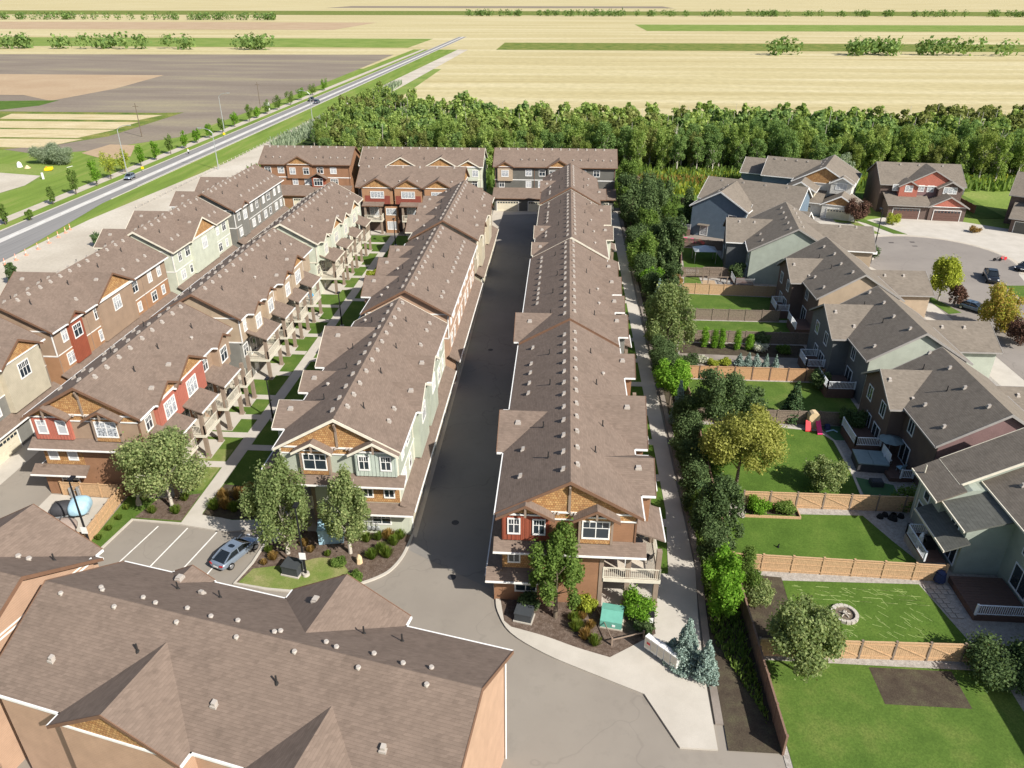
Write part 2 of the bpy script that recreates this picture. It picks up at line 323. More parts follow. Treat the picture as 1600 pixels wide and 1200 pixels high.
# ------------------------------------------------------------------ building kit
CACHE = {}
def window_mesh(w, h, nx, ny, fm, gm):
    k = ('w', round(w, 2), round(h, 2), nx, ny, fm, gm)
    if k not in CACHE:
        b = MB(); c = .11
        b.box(-w / 2 - c, w / 2 + c, -.05, 0.02, -h / 2 - c - .03, -h / 2); b.box(-w / 2 - c, w / 2 + c, -.05, .02, h / 2, h / 2 + c)
        b.box(-w / 2 - c, -w / 2, -.05, .02, -h / 2, h / 2); b.box(w / 2, w / 2 + c, -.05, .02, -h / 2, h / 2)
        for i in range(1, nx): x = -w / 2 + w * i / nx; b.box(x - .035, x + .035, -.04, .02, -h / 2, h / 2)
        if ny > 1:
            z = h * .12; b.box(-w / 2, w / 2, -.035, .02, z - .025, z + .025)
            for i in range(nx * 2):
                if i % 2: x = -w / 2 + w * i / (nx * 2); b.box(x - .018, x + .018, -.032, .02, z, h / 2)
        me = b.mesh('window', M[fm]); p = MB(); p.box(-w / 2, w / 2, -.012, .02, -h / 2, h / 2)
        CACHE[k] = (me, p.mesh('pane', M[gm]))
    return CACHE[k]
VENTS = {}
def vent_meshes():
    b = MB(); b.box(-.20, .20, -.20, .20, -.12, .03); b.slab([(-.13, -.13, .22), (.13, -.13, .22), (.13, .13, .29), (-.13, .13, .29)], .24)
    VENTS['box'] = b.mesh('roof_vent', M['vent'])
    b = MB(); b.tube((0, 0, -.2), (0, 0, .16), .11, .11, 10); b.tube((0, 0, .14), (0, 0, .25), .20, .15, 10); VENTS['cap'] = b.mesh('roof_vent', M['vent'])
    b = MB(); b.tube((0, 0, -.2), (0, 0, .55), .055, .055, 7); b.tube((0, 0, -.15), (0, 0, .08), .16, .08, 8); VENTS['pipe'] = b.mesh('vent_pipe', M['ventd'])
    b = MB(); b.box(-.26, .26, -.22, .22, -.15, .05); b.box(-.2, .2, -.17, .17, .05, .17); VENTS['sky'] = b.mesh('roof_vent', M['vent'])
vent_meshes()

class Bld:
    FACE = {'-y': 0, '+x': 90, '+y': 180, '-x': -90}
    def __init__(s, name, label, cat, ox, oy, rz=0, group=None, roof='roof', trim='white', rake='btrim', slope=.56, gutter='white'):
        s.r = empty(name, (ox, oy, 0), R_(rz), label, cat, group); s.roof = roof; s.trim = trim; s.rake = rake; s.sl = slope; s.gut = gutter; s.rnd = random.Random(name + label)
    def part(s, nm, mb, m): return mb.build(nm, M[m] if isinstance(m, str) else m, s.r)
    def box(s, nm, m, *a): b = MB(); b.box(*a); return s.part(nm, b, m)
    def win(s, face, u, z, off, w=1.1, h=1.4, nx=2, ny=2, glass=None, frame=None):
        glass = glass or s.rnd.choice(['glass', 'glass', 'curtain', 'blind'])
        me, pm = window_mesh(w, h, nx, ny, frame or s.trim, glass)
        loc = {'-y': (u, off, z), '+y': (u, off, z), '+x': (off, u, z), '-x': (off, u, z)}[face]
        o = put('window', me, s.r, loc, R_(s.FACE[face])); put('pane', pm, o); return o
    def garage(s, face, u, off, w=4.9, h=2.2, m='garage'):
        k = ('g', w, h, m)
        if k not in CACHE:
            b = MB(); n = 4
            for i in range(n): b.box(-w / 2, w / 2, -.04, .04, h * i / n + .015, h * (i + 1) / n - .015)
            b.box(-w / 2, w / 2, -.01, .03, 0, h)
            c = MB(); c.box(-w / 2 - .12, -w / 2, -.06, .05, 0, h + .12); c.box(w / 2, w / 2 + .12, -.06, .05, 0, h + .12); c.box(-w / 2, w / 2, -.06, .05, h, h + .12)
            d = MB()
            for i in range(8):
                x = -w / 2 + w * (i + .5) / 8; d.box(x - .22, x + .22, -.05, .04, h * .80, h * .94)
            CACHE[k] = (b.mesh('garage_door', M[m]), c.mesh('door_frame', M[s.trim]), d.mesh('door_window', M['glass']))
        a = CACHE[k]; loc = {'-y': (u, off, .02), '+y': (u, off, .02), '+x': (off, u, .02), '-x': (off, u, .02)}[face]
        o = put('garage_door', a[0], s.r, loc, R_(s.FACE[face])); put('door_frame', a[1], o); put('door_window', a[2], o)
    def vol(s, axis, lo, hi, c, half, z0, zr, wall, oh=.5, rk=.4, gable=None, slope=None, inner=None, fascia=True, roofm=None, ends=(1, 1), gz=None):
        """walls with a gable roof: ridge along axis at height zr. inner: (x at ridge, x at eave) where the low end runs into another slope"""
        sl = slope or s.sl; t = .2; mp = (lambda a, b, z: (b, a, z)) if axis == 'y' else (lambda a, b, z: (a, b, z))
        ew = half + oh; ze = zr - sl * ew; hw = zr - t - sl * half
        P = [(-half, z0), (half, z0), (half, hw), (0, zr - t), (-half, hw)]
        w = MB(); w.prism([mp(lo, c + p[0], p[1]) for p in P], tuple(np.array(mp(hi, 0, 0)) - np.array(mp(lo, 0, 0)))); s.part('wall', w, wall)
        a0 = (lo - rk * ends[0], lo - rk * ends[0]); a1 = (hi + rk * ends[1], hi + rk * ends[1])
        if inner:   # cross gable: one end meets the main roof
            if inner[0] == 'lo': a0 = (inner[1], inner[2])
            else: a1 = (inner[1], inner[2])
        r = MB(); f = MB()
        for sg in (-1, 1):
            q = [mp(a0[0], c, zr), mp(a1[0], c, zr), mp(a1[1], c + sg * ew, ze), mp(a0[1], c + sg * ew, ze)]
            r.slab(q, t)
            if fascia:
                f.bar(mp(a0[1], c + sg * (ew + .05), ze - .1), mp(a1[1], c + sg * (ew + .05), ze - .1), .12, .16)
        s.part('roof', r, roofm or s.roof)
        if fascia: s.part('gutter', f, s.gut)
        for e, (ar, ae), on in ((0, a0, ends[0] and not (inner and inner[0] == 'lo')), (1, a1, ends[1] and not (inner and inner[0] == 'hi'))):
            if not on: continue
            k = MB()
            dr = -.05 if e == 0 else .05
            for sg in (-1, 1):
                k.prism([mp(ar, c, zr + .03), mp(ar, c + sg * (ew + .02), ze + .03), mp(ar, c + sg * (ew + .02), ze - .24), mp(ar, c, zr - .27)], tuple(np.array(mp(dr, 0, 0))))
            s.part('rake_board', k, s.rake)
            if gable:
                gg = MB(); a = lo if e == 0 else hi; gz_ = gz or hw; hb = (zr - t - gz_) / sl - .02
                gg.prism([mp(a, c - hb, gz_), mp(a, c + hb, gz_), mp(a, c, zr - t - .02)], tuple(np.array(mp(dr, 0, 0)))); s.part('gable_panel', gg, gable)
                bb = MB(); bb.bar(mp(a + dr, c - hb - .1, gz_), mp(a + dr, c + hb + .1, gz_), .16, .14); s.part('trim_board', bb, s.trim)
    def cross(s, side, yc, zr, out, wall, zb, mx=0., mzr=12.5, half=None, gable='shake', bay=.35, sl=None, proj=None):
        """gable that runs off the main slope to the side (+1 = +x)"""
        sl = sl or s.sl; ze = mzr - s.sl * 5.7 if mzr == 12.5 else mzr - s.sl * s.ew
        ew = (zr - ze) / sl if half is None else half; sl = (zr - ze) / ew
        xin = mx + side * (mzr - zr) / s.sl; xe = mx + side * ((mzr - ze) / s.sl - .02); xo = mx + side * out; wl = mx + side * (out - bay)
        t = .2; r = MB(); f = MB(); k = MB()
        for g in (-1, 1):
            r.slab([(xin, yc, zr), (xo, yc, zr), (xo, yc + g * ew, ze), (xe, yc + g * ew, ze)], t)
            f.bar((xe, yc + g * (ew + .05), ze - .1), (xo, yc + g * (ew + .05), ze - .1), .12, .16)
            k.prism([(xo, yc, zr + .03), (xo, yc + g * (ew + .02), ze + .03), (xo, yc + g * (ew + .02), ze - .22), (xo, yc, zr - .25)], (side * .05, 0, 0))
        s.part('roof', r, s.roof); s.part('gutter', f, s.gut); s.part('rake_board', k, s.rake)
        hw = ew - .4; ht = zr - t - sl * hw; x0 = mx + side * 4.9
        w = MB(); w.prism([(x0, yc - hw, zb), (x0, yc + hw, zb), (x0, yc + hw, ht), (x0, yc, zr - t), (x0, yc - hw, ht)], (wl - x0, 0, 0)); s.part('wall', w, wall)
        if gable:
            gg = MB(); gg.prism([(wl, yc - hw + .02, ht), (wl, yc + hw - .02, ht), (wl, yc, zr - t - .02)], (side * .05, 0, 0)); s.part('gable_panel', gg, gable)
            bb = MB(); bb.bar((wl + side * .05, yc - hw, ht), (wl + side * .05, yc + hw, ht), .15, .14); s.part('trim_board', bb, s.trim)
        return wl
    def shed(s, nm, x0, x1, y0, y1, zt, zb, dirn, thick=.14, gut=True):
        """lean-to roof falling toward dirn ('-y','+x','-x')"""
        b = MB(); g = MB()
        if dirn == '-y': b.slab([(x0, y0, zb), (x1, y0, zb), (x1, y1, zt), (x0, y1, zt)], thick); g.bar((x0, y0 - .05, zb - .06), (x1, y0 - .05, zb - .06), .1, .14)
        else:
            o, i = (x1, x0) if dirn == '+x' else (x0, x1); e = .05 if dirn == '+x' else -.05
            b.slab([(o, y0, zb), (o, y1, zb), (i, y1, zt), (i, y0, zt)] if dirn == '+x' else [(o, y1, zb), (o, y0, zb), (i, y0, zt), (i, y1, zt)], thick); g.bar((o + e, y0, zb - .06), (o + e, y1, zb - .06), .1, .14)
        s.part(nm, b, s.roof)
        if gut: s.part('gutter', g, s.gut)
    def vent(s, kind, x, y, zr=12.5, mx=0, sl=None, axis='y'):
        d = abs((x if axis == 'y' else y) - mx); z = zr - (sl or s.sl) * d
        o = put('vent_pipe' if kind == 'pipe' else 'roof_vent', VENTS[kind], s.r, (x, y, z + .02), s.rnd.uniform(-.1, .1) + (0 if kind != 'box' else (math.pi / 2 if x > mx else -math.pi / 2))); return o
    def balcony(s, side, y0, y1, x0, x1, z=3.0, roof=True, posts=True, rail='rail', pz=6.0, patio=True, timber='timber', front=True, furn=True):
        s0, s1 = (x0, x1)
        d = MB(); d.box(side * s0, side * s1, y0, y1, z - .22, z); dk = s.part('balcony', d, 'deckb')
        f = MB(); f.box(side * (s1), side * (s1 + .04), y0 - .04, y1 + .04, z - .3, z + .03); f.box(side * s0, side * s1, y0 - .04, y0, z - .3, z + .03); f.box(side * s0, side * s1, y1, y1 + .04, z - .3, z + .03); f.build('balcony_fascia', M[rail], dk)
        k = ('r', round(y1 - y0, 2), round(s1 - s0, 2), side, rail)
        if k not in CACHE:
            b = MB(); L = y1 - y0; D = s1 - s0
            def run(p, q):
                p = Vector(p); q = Vector(q); n = max(1, int((q - p).length / .16))
                b.bar(p + Vector((0, 0, 1.05)), q + Vector((0, 0, 1.05)), .09, .07); b.bar(p + Vector((0, 0, .12)), q + Vector((0, 0, .12)), .06, .05)
                for i in range(n + 1):
                    c = p.lerp(q, i / n); b.box(c.x - .018, c.x + .018, c.y - .018, c.y + .018, .12, 1.03)
                for c in (p, q): b.box(c.x - .06, c.x + .06, c.y - .06, c.y + .06, 0, 1.12)
            run((side * (D - .06), .06, 0), (side * (D - .06), L - .06, 0)); run((0, .06, 0), (side * (D - .06), .06, 0)); run((0, L - .06, 0), (side * (D - .06), L - .06, 0))
            CACHE[k] = b.mesh('railing', M[rail])
        put('railing', CACHE[k], dk, (side * s0, y0, z))
        if posts:
            for yy in (y0 + .2, y1 - .2):
                p = MB(); x = side * (s1 - .22); p.box(x - .19, x + .19, yy - .19, yy + .19, 0.1, z - .22 if not roof else pz); p.box(x - .25, x + .25, yy - .25, yy + .25, 0.05, .35); p.build('post', M[timber], dk)
        if patio: s.box('patio', 'concw', side * s0, side * (s1 + .1), y0 - .1, y1 + .1, .05, .16)
    def lane_side(s, side, L, body, mid=None, y0=0, canopy=True, doors=True, step=6.0, wins=True, z=3.0):
        """garage storey with canopy and two rows of windows above"""
        if canopy:
            s.box('garage_wall', mid or body, side * 5.203, side * 5.9, y0 + .02, L - .02, 0, z + .2)
            if side > 0: s.shed('canopy_roof', 5.2, 6.5, y0 - .35, L + .3, z + .75, z, '+x')
            else: s.shed('canopy_roof', -6.5, -5.2, y0 - .35, L + .3, z + .75, z, '-x')
        n = int((L - y0) / step); st = (L - y0) / n
        f = '+x' if side > 0 else '-x'
        for i in range(n):
            y = y0 + st * (i + .5)
            if doors: s.garage(f, y, side * 5.93, 4.7)
            if wins:
                s.win(f, y - 1.3, 7.9, side * 5.21, .9, 1.35, 2, 2); s.win(f, y + 1.4, 7.9, side * 5.21, .9 if i % 2 else 1.4, 1.35, 2, 2)
                s.win(f, y - 1.2, 4.9, side * 5.21, 1.3, 1.3, 2, 2); s.win(f, y + 1.6, 4.9, side * 5.21, .8, 1.2, 1, 2)
        b = MB(); b.box(side * 5.2, side * 5.24, y0, L, 5.98, 6.09); s.part('trim_board', b, s.trim)
        for i in range(n + 1): y = min(max(y0 + st * i, y0 + .12), L - .12); b = MB(); b.box(side * 5.2, side * 5.25, y - .04, y + .04, 3.8, 9.3); s.part('downpipe', b, s.rake if s.rake != 'btrim' else 'timber')

def townhouse(label, ox, oy, rz, L, lane, body, gcol, bumps, balc=(), front=None, trim='white', rake='btrim', gutter='white', vents=True, mid=None, red='b_red', notch=True, group=None, laneL=True, roof='roof', gz=None):
    b = Bld('townhouse_block', label, 'townhouse', ox, oy, rz, group, roof, trim, rake, .56, gutter)
    sbody = 's_' + body; smid = 's_' + (mid or body)
    # body: upper storey runs the full plan, lower storeys are cut back at the balcony corner
    bal = -lane; nt = 3.4 if front else 0
    b.vol('y', 0, L, 0, 5.2, 6.0, 12.5, sbody, gable=gcol if gcol else None, gz=gz)
    w = MB(); w.box(lane * 5.2, -lane * 2.9, 0, L, 0, 6.0); b.part('wall', w, smid)
    w = MB(); w.box(-lane * 2.9, -lane * 4.7, nt, L, 0, 6.0); b.part('wall', w, smid)
    w = MB(); w.box(-5.2, 5.2, -.04, 0, 5.95, 6.12); w.box(-5.2, 5.2, -.04, 0, 9.2, 9.36); b.part('trim_board', w, trim)
    for e in (lane * 5.2, -lane * 5.2):
        w = MB(); w.box(e - .07, e + .07, -.07, 0, 6.05, 9.25); b.part('corner_board', w, rake if front else trim)
    b.lane_side(lane, L, sbody, smid, doors=laneL)
    for (sd, yc, zr, out, kind) in bumps:
        zb = 6.05 if sd == bal else 3.8
        wallm = {'r': red, 'p': sbody, 's': smid, 'k': 'shake'}[kind[0]]
        wl = b.cross(sd, yc, zr, out, wallm, zb, gable='shake' if 'g' in kind else None)
        f = '+x' if sd > 0 else '-x'
        hw = (zr - 9.3) / .56
        if hw > 2.4: b.win(f, yc, 7.7, wl + sd * .01, 2.0 if sd == bal else 1.6, 1.6, 3, 2, 'curtain' if sd == bal else None)
        else: b.win(f, yc, 7.7, wl + sd * .01, 1.5, 1.5, 2, 2)
    f = '+x' if bal > 0 else '-x'
    for (y0, y1, kind) in balc:
        b.balcony(bal, y0, y1, 4.7, 7.5, rail='rail', pz=5.9)
        if 'd' in kind:
            for yy in ((y0 + y1) / 2,): b.win(f, yy, 4.15, bal * 4.71, 1.7, 2.1, 2, 1, 'glass'); b.win(f, yy, 1.15, bal * 4.71, 1.0, 2.1, 1, 1, 'blind')
        # porch roof over the balcony
        if 's' in kind:
            if bal > 0: b.shed('porch_roof', 5.2, 7.8, y0 - .3, y1 + .3, 6.95, 5.95, '+x')
            else: b.shed('porch_roof', -7.8, -5.2, y0 - .3, y1 + .3, 6.95, 5.95, '-x')
    # between bumps: windows on the balcony side
    for i in range(int(L / 3.2)):
        y = 1.6 + 3.2 * i
        if all(abs(y - (q[0] + q[1]) / 2) > 1.7 for q in balc): b.win(f, y, 4.4, bal * 4.71, 1.3, 1.4, 2, 2)
        if all(abs(y - q[1]) > (q[2] - 9.3) / .56 - .1 for q in bumps if q[0] == bal): b.win(f, y, 7.8, bal * 5.21, 1.0, 1.3, 2, 2)
    if front: facade(b, lane, body, red, front, smid, trim)
    if vents:
        r = b.rnd; y = 1.6
        while y < L - .8:
            b.vent('box', -.55, y); b.vent('cap' if vents == 2 else 'box', .55, y + .7); y += 2.25 + r.uniform(-.25, .3)
        y = 3.2
        while y < L - 1:
            if all(not (q[0] == lane and abs(y - q[1]) < (q[2] - 9.3) / .56) for q in bumps): b.vent('box', lane * 3.95, y)
            if r.random() < .8 and all(not (q[0] == bal and abs(y - q[1]) < (q[2] - 9.3) / .56) for q in bumps): b.vent('cap', bal * r.choice([3.4, 3.7]), y + r.uniform(-.4, .4))
            y += r.choice([1.7, 2.1, 2.3, 4.0])
        for i in range(int(L / 7)): b.vent('pipe', lane * r.uniform(1.6, 2.4), 3.5 + 7 * i + r.uniform(-1, 1)); b.vent('pipe', bal * r.uniform(1.8, 3), 5 + 6.6 * i + r.uniform(-1, 1))
        for q in bumps:
            if q[2] > 11.2: b.vent('sky', q[0] * (q[3] - 1.6), q[1] - .9, q[2], 0, None, 'x') if False else put('roof_vent', VENTS['sky'], b.r, (q[0] * (q[3] - 1.7), q[1] - 1.1, q[2] - .56 * 1.1), 0)
            elif q[2] > 10.3: put('roof_vent', VENTS['sky'], b.r, (q[0] * (q[3] - 1.3), q[1] - .8, q[2] - .56 * .8), 0)
    return b

def facade(b, s, body, red, kind, smid, trim):
    """end wall with timbered gable, s = lane side sign"""
    X = lambda l: s * l
    def bx(nm, m, l0, l1, y0, y1, z0, z1): return b.box(nm, m, X(l0), X(l1), y0, y1, z0, z1)
    # lane-side board and batten panel and cedar bay
    bx('board_panel', red, 1.5, 5.17, -.3, 0, 6.7, 9.2)
    if 'b' in red:   # battens as real strips
        bt = MB()
        for i in range(11): l = 1.62 + i * .345; bt.box(X(l) - .03, X(l) + .03, -.33, -.3, 6.7, 9.2)
        b.part('batten', bt, red)['kind'] = 'stuff'
    bx('cedar_bay', 'shake' if kind != 'tan' else 's_tan', -3.35, -.85, -.35, 0, 6.7, 9.3)
    for l in (-3.35, -.85):
        w = MB(); w.box(X(l) - .09, X(l) + .09, -.38, -.02, 6.7, 9.3); b.part('corner_board', w, 'timber' if trim != 'cream' else 'cream')
    w = MB(); w.box(X(-5.2), X(-3.5), -.05, -.01, 8.75, 9.3); w.box(X(-.75), X(1.45), -.05, -.01, 8.75, 9.3); b.part('cedar_band', w, 'shake')
    for a in ((-3.35, -.85), (1.5, 5.17), (-5.2, -3.5), (-.7, 1.45)):
        w = MB(); w.bar((X(a[0]), -.42 if a[0] in (-3.35, 1.5) else -.06, 9.27 if a[0] in (-3.35, 1.5) else 8.72), (X(a[1]), -.42 if a[0] in (-3.35, 1.5) else -.06, 9.27 if a[0] in (-3.35, 1.5) else 8.72), .1, .12); b.part('trim_board', w, trim)
    # two small decorative gables
    for (lc, hw, zr) in ((3.35, 2.25, 10.55), (-2.1, 1.8, 10.3)):
        r = MB(); k = MB(); ze = zr - .56 * hw
        for g in (-1, 1):
            r.slab([(X(lc), -1.0, zr), (X(lc + g * hw), -1.0, ze), (X(lc + g * hw), 0.0, ze), (X(lc), 0.0, zr)], .1)
            k.prism([(X(lc), -1.0, zr + .03), (X(lc + g * (hw + .02)), -1.0, ze + .03), (X(lc + g * (hw + .02)), -1.0, ze - .2), (X(lc), -1.0, zr - .22)], (0, -.05, 0))
        b.part('dormer_roof', r, b.roof); b.part('rake_board', k, b.rake)
        g = MB(); hb = hw - .35; g.prism([(X(lc - hb), -.36, ze + .12), (X(lc + hb), -.36, ze + .12), (X(lc), -.36, zr - .12)], (0, -.04, 0)); b.part('gable_panel', g, 'shake')
        t = MB(); t.box(X(lc) - .08, X(lc) + .08, -.98, -.86, ze + .1, zr - .12); t.bar((X(lc), -.92, zr - .35), (X(lc), -.42, ze + .2), .12, .14); b.part('brace', t, 'timber' if trim != 'cream' else 'cream')
    t = MB(); t.box(-.1, .1, -.14, -.06, 9.4, 12.2); t.bar((0, -.4, 11.95), (0, -.08, 11.1), .14, .16); b.part('king_post', t, 'timber' if trim != 'cream' else 'cream')
    for l in (-.3, 1.0): put('light_fitting', fitting(), b.r, (X(l), -.12, 9.35))
    g = 'blind' if kind == 'red' else 'glass'
    b.win('-y', X(-2.1), 8.05, -.355, 1.95, 1.5, 2, 2, 'curtain' if kind == 'red' else 'glass')
    for l in (2.3, 4.25): b.win('-y', X(l), 8.1, -.335, .8, 1.3, 1 if kind == 'red' else 2, 2, g)
    b.shed('skirt_roof', min(X(5.85), X(-6.1)), max(X(5.85), X(-6.1)), -1.0, 0, 6.72, 6.02, '-y')
    # middle storey
    bx('cedar_panel', 'shake', 1.3, 5.18, -.04, 0, 3.7, 5.95)
    for l in (2.3, 4.25): b.win('-y', X(l), 4.95, -.05, .8, 1.25, 1 if kind == 'red' else 2, 2, g)
    x0, x1 = sorted((X(6.5), X(.9))); b.shed('skirt_roof', x0, x1, -1.0, 0, 3.62, 3.0, '-y')
    # ground storey
    b.win('-y', X(3.3), 1.75, -.02, 1.6, .95, 2, 2, 'glass')
    w = MB(); w.box(X(-2.6), X(-2.95), -.06, .3, 0, 5.9); b.part('corner_board', w, 'timber' if trim != 'cream' else 'cream')
    # corner balcony
    bal = -s; b.balcony(bal, -.1, 5.2, 2.95, 7.5, pz=5.85, posts=False)
    for x, y in ((7.25, .15), (4.9, .15), (7.25, 4.8)):
        p = MB(); p.box(bal * x - .2, bal * x + .2, y - .2, y + .2, .1, 5.9 if x < 6 or y < 1 else 5.9); p.box(bal * x - .27, bal * x + .27, y - .27, y + .27, .05, .4); b.part('post', p, 'timber' if trim != 'cream' else 'cream')
    if bal > 0: b.shed('porch_roof', 5.15, 7.75, 1.2, 5.6, 6.9, 6.0, '+x')
    else: b.shed('porch_roof', -7.75, -5.15, 1.2, 5.6, 6.9, 6.0, '-x')
    b.win('-y', bal * 3.85, 4.1, 3.39, .9, 2.0, 1, 1, 'glass'); b.win('-y', bal * 3.85, 1.1, 3.39, .9, 2.0, 1, 1, 'blind')
def fitting():
    if 'fit' not in CACHE:
        b = MB(); b.box(-.05, .05, -.05, .1, 0, .1); b.tube((-.12, -.02, .08), (-.16, -.22, .04), .07, .11, 8); b.tube((.12, -.02, .08), (.16, -.22, .04), .07, .11, 8); CACHE['fit'] = b.mesh('light_fitting', M['vent'])
    return CACHE['fit']

# ---- the townhouse complex
G_TH = 'three storey townhouse blocks with brown roofs'
# right row along the asphalt lane
townhouse('brown and red end block with cedar gable beside the green utility box', 1.3, 47, 0, 30.2, -1, 'brown', 'shake', [(-1, 12, 11.4, 6.3, 'p'), (1, 5.6, 10.95, 6.9, 'pg'), (1, 14.4, 12.0, 6.9, 'p'), (1, 26, 10.8, 6.9, 'p')],
          [(8.5, 12, 'ds'), (17, 20.5, 'ds'), (23.5, 26.5, 'd')], 'brown', 'white', 'btrim', 'white', group=G_TH)
townhouse('block with grey green gable wall right behind the brown and red end block', 1.3, 78.7, 0, 29.7, -1, 'grey', None, [(-1, 3.6, 11.4, 6.3, 'pg'), (1, 4.9, 10.9, 6.9, 'p'), (1, 12, 10.6, 7, 'p'), (1, 18.6, 10.8, 7, 'p'), (1, 25, 10.8, 6.9, 'p')],
          [(7, 10, 'ds'), (14, 17, 'ds')], None, 'cream', 'btrim', 'white', group=G_TH)
townhouse('block with cream rake boards, third back in the row right of the dark lane', 1.6, 110, 0, 29.6, -1, 'pale', None, [(-1, 11.9, 10.7, 6.0, 'pg'), (-1, 3, 10.6, 6.0, 'p'), (1, 12, 10.8, 6.9, 'p'), (1, 22.3, 11.6, 7, 'p')],
          [(5, 8, 'ds'), (15, 18, 'ds')], None, 'cream', 'cream', 'cream', group=G_TH)
townhouse('farthest block of the row right of the dark lane, before the cross building', 1.6, 142.2, 0, 21.4, -1, 'dgrey', None, [(-1, 12, 10.9, 6.0, 'p'), (1, 6, 10.8, 6.9, 'p')], [(8, 11, 'ds')], None, 'white', 'btrim', 'btrim', group=G_TH)
# row left of the lane
townhouse('sage end block with cream trim and cedar gable behind the two ash trees', -19, 54.9, 0, 28, 1, 'sage', 'shake', [(1, 9.8, 10.9, 6.2, 'p'), (1, 16, 10.9, 6.2, 'p'), (-1, 5.7, 10.8, 7, 'p'), (-1, 12.4, 10.6, 6.8, 'p'), (-1, 20.6, 12.0, 6.8, 'p')],
          [(7.5, 10.5, 'ds'), (14.5, 17.5, 'ds')], 'sage', 'white', 'cream', 'white', red='b_sage', mid='pale', group=G_TH)
townhouse('tan brown block behind the sage end block left of the lane', -18.9, 86.2, 0, 28.6, 1, 'tan2', None, [(-1, 8.6, 11.1, 7.1, 'p'), (-1, 16.3, 11.1, 7, 'p'), (-1, 23, 10.8, 6.8, 'p')],
          [(4, 7, 'ds'), (12, 15, 'ds')], None, 'white', 'btrim', 'white', group=G_TH)
townhouse('farthest block left of the lane with tan and green walls', -18.9, 118, 0, 28, 1, 'beige', None, [(1, 5.5, 10.8, 6.2, 'p'), (1, 18, 10.9, 6.2, 'p'), (-1, 7, 11.3, 7, 'p'), (-1, 16.5, 10.9, 7, 'p'), (-1, 22, 10.9, 7, 'p')],
          [(3, 5.5, 'ds'), (11, 14, 'ds')], None, 'cream', 'btrim', 'cream', group=G_TH)
# row facing the garden walk
townhouse('red and brown end block with big cedar gable beside the covered trailer', -44.6, 59, 0, 21, -1, 'tanb', 'shake', [(1, 4.9, 10.7, 6.1, 'rg'), (1, 9.6, 11.3, 6.2, 'rg'), (1, 17.5, 10.3, 6.4, 'p')],
          [(7.2, 10.8, 'ds'), (13, 17, 'ds'), (18.6, 21, 'd')], 'red', 'white', 'btrim', 'white', red='b_redg', mid='brown', group=G_TH)
townhouse('grey and tan block in the middle of the row facing the garden walk', -44.4, 83.2, 0, 28, -1, 'tan', None, [(1, 3.4, 10.3, 6.6, 'p'), (1, 8.6, 10.3, 6.3, 'pg'), (1, 14.6, 10.5, 6.6, 'pg'), (1, 20, 11.0, 6.3, 'pg')],
          [(1.6, 6.2, 'ds'), (8.6, 12, 'ds'), (14.5, 18, 'ds'), (20.5, 24.5, 'ds')], None, 'white', 'btrim', 'white', mid='grey', group=G_TH)
townhouse('pale green block at the far end of the garden walk', -44.2, 114.3, 0, 29, -1, 'pale', None, [(1, 2.6, 10.2, 6.4, 'p'), (1, 9, 11.2, 6.3, 'pg'), (1, 14, 10.6, 6.6, 'pg'), (1, 21, 11.0, 6.3, 'pg')],
          [(1.5, 6.5, 'ds'), (8.6, 12.4, 'ds'), (15, 19, 'ds'), (22, 26, 'ds')], None, 'cream', 'cream', 'cream', group=G_TH)
# outer row beside the dirt strip
townhouse('beige and grey block at the left picture edge', -65, 47, 0, 28.5, 1, 'beige', None, [(1, 24.3, 11.3, 6.2, 'pg'), (1, 12, 10.7, 6.2, 'p'), (-1, 24, 11.4, 6.2, 'p')], [], None, 'white', 'btrim', 'white', mid='grey', group=G_TH)
townhouse('brown block with red bay behind the beige block of the outer row', -65, 77.8, 0, 28, 1, 'tanb', None, [(1, 4.3, 10.3, 5.9, 'r'), (1, 13.6, 11.9, 5.9, 'pg'), (-1, 5, 11.3, 8, 'p'), (-1, 14, 11.6, 8, 'p')], [], None, 'white', 'btrim', 'white', mid='orange', group=G_TH)
townhouse('light green block with one tall cedar gable in the outer row', -65, 108.4, 0, 21.5, 1, 'pale', None, [(1, 10.4, 12.0, 6.0, 'pg'), (-1, 5, 11.3, 8, 'p'), (-1, 15, 11.6, 8, 'p')], [], None, 'white', 'cream', 'cream', group=G_TH)
townhouse('dark grey block at the far end of the outer row', -65, 132.8, 0, 25.4, 1, 'grey', None, [(1, 4, 10.3, 5.9, 'p'), (-1, 6, 11.3, 8, 'p'), (-1, 17, 11.6, 8, 'p')], [], None, 'white', 'btrim', 'white', group=G_TH)
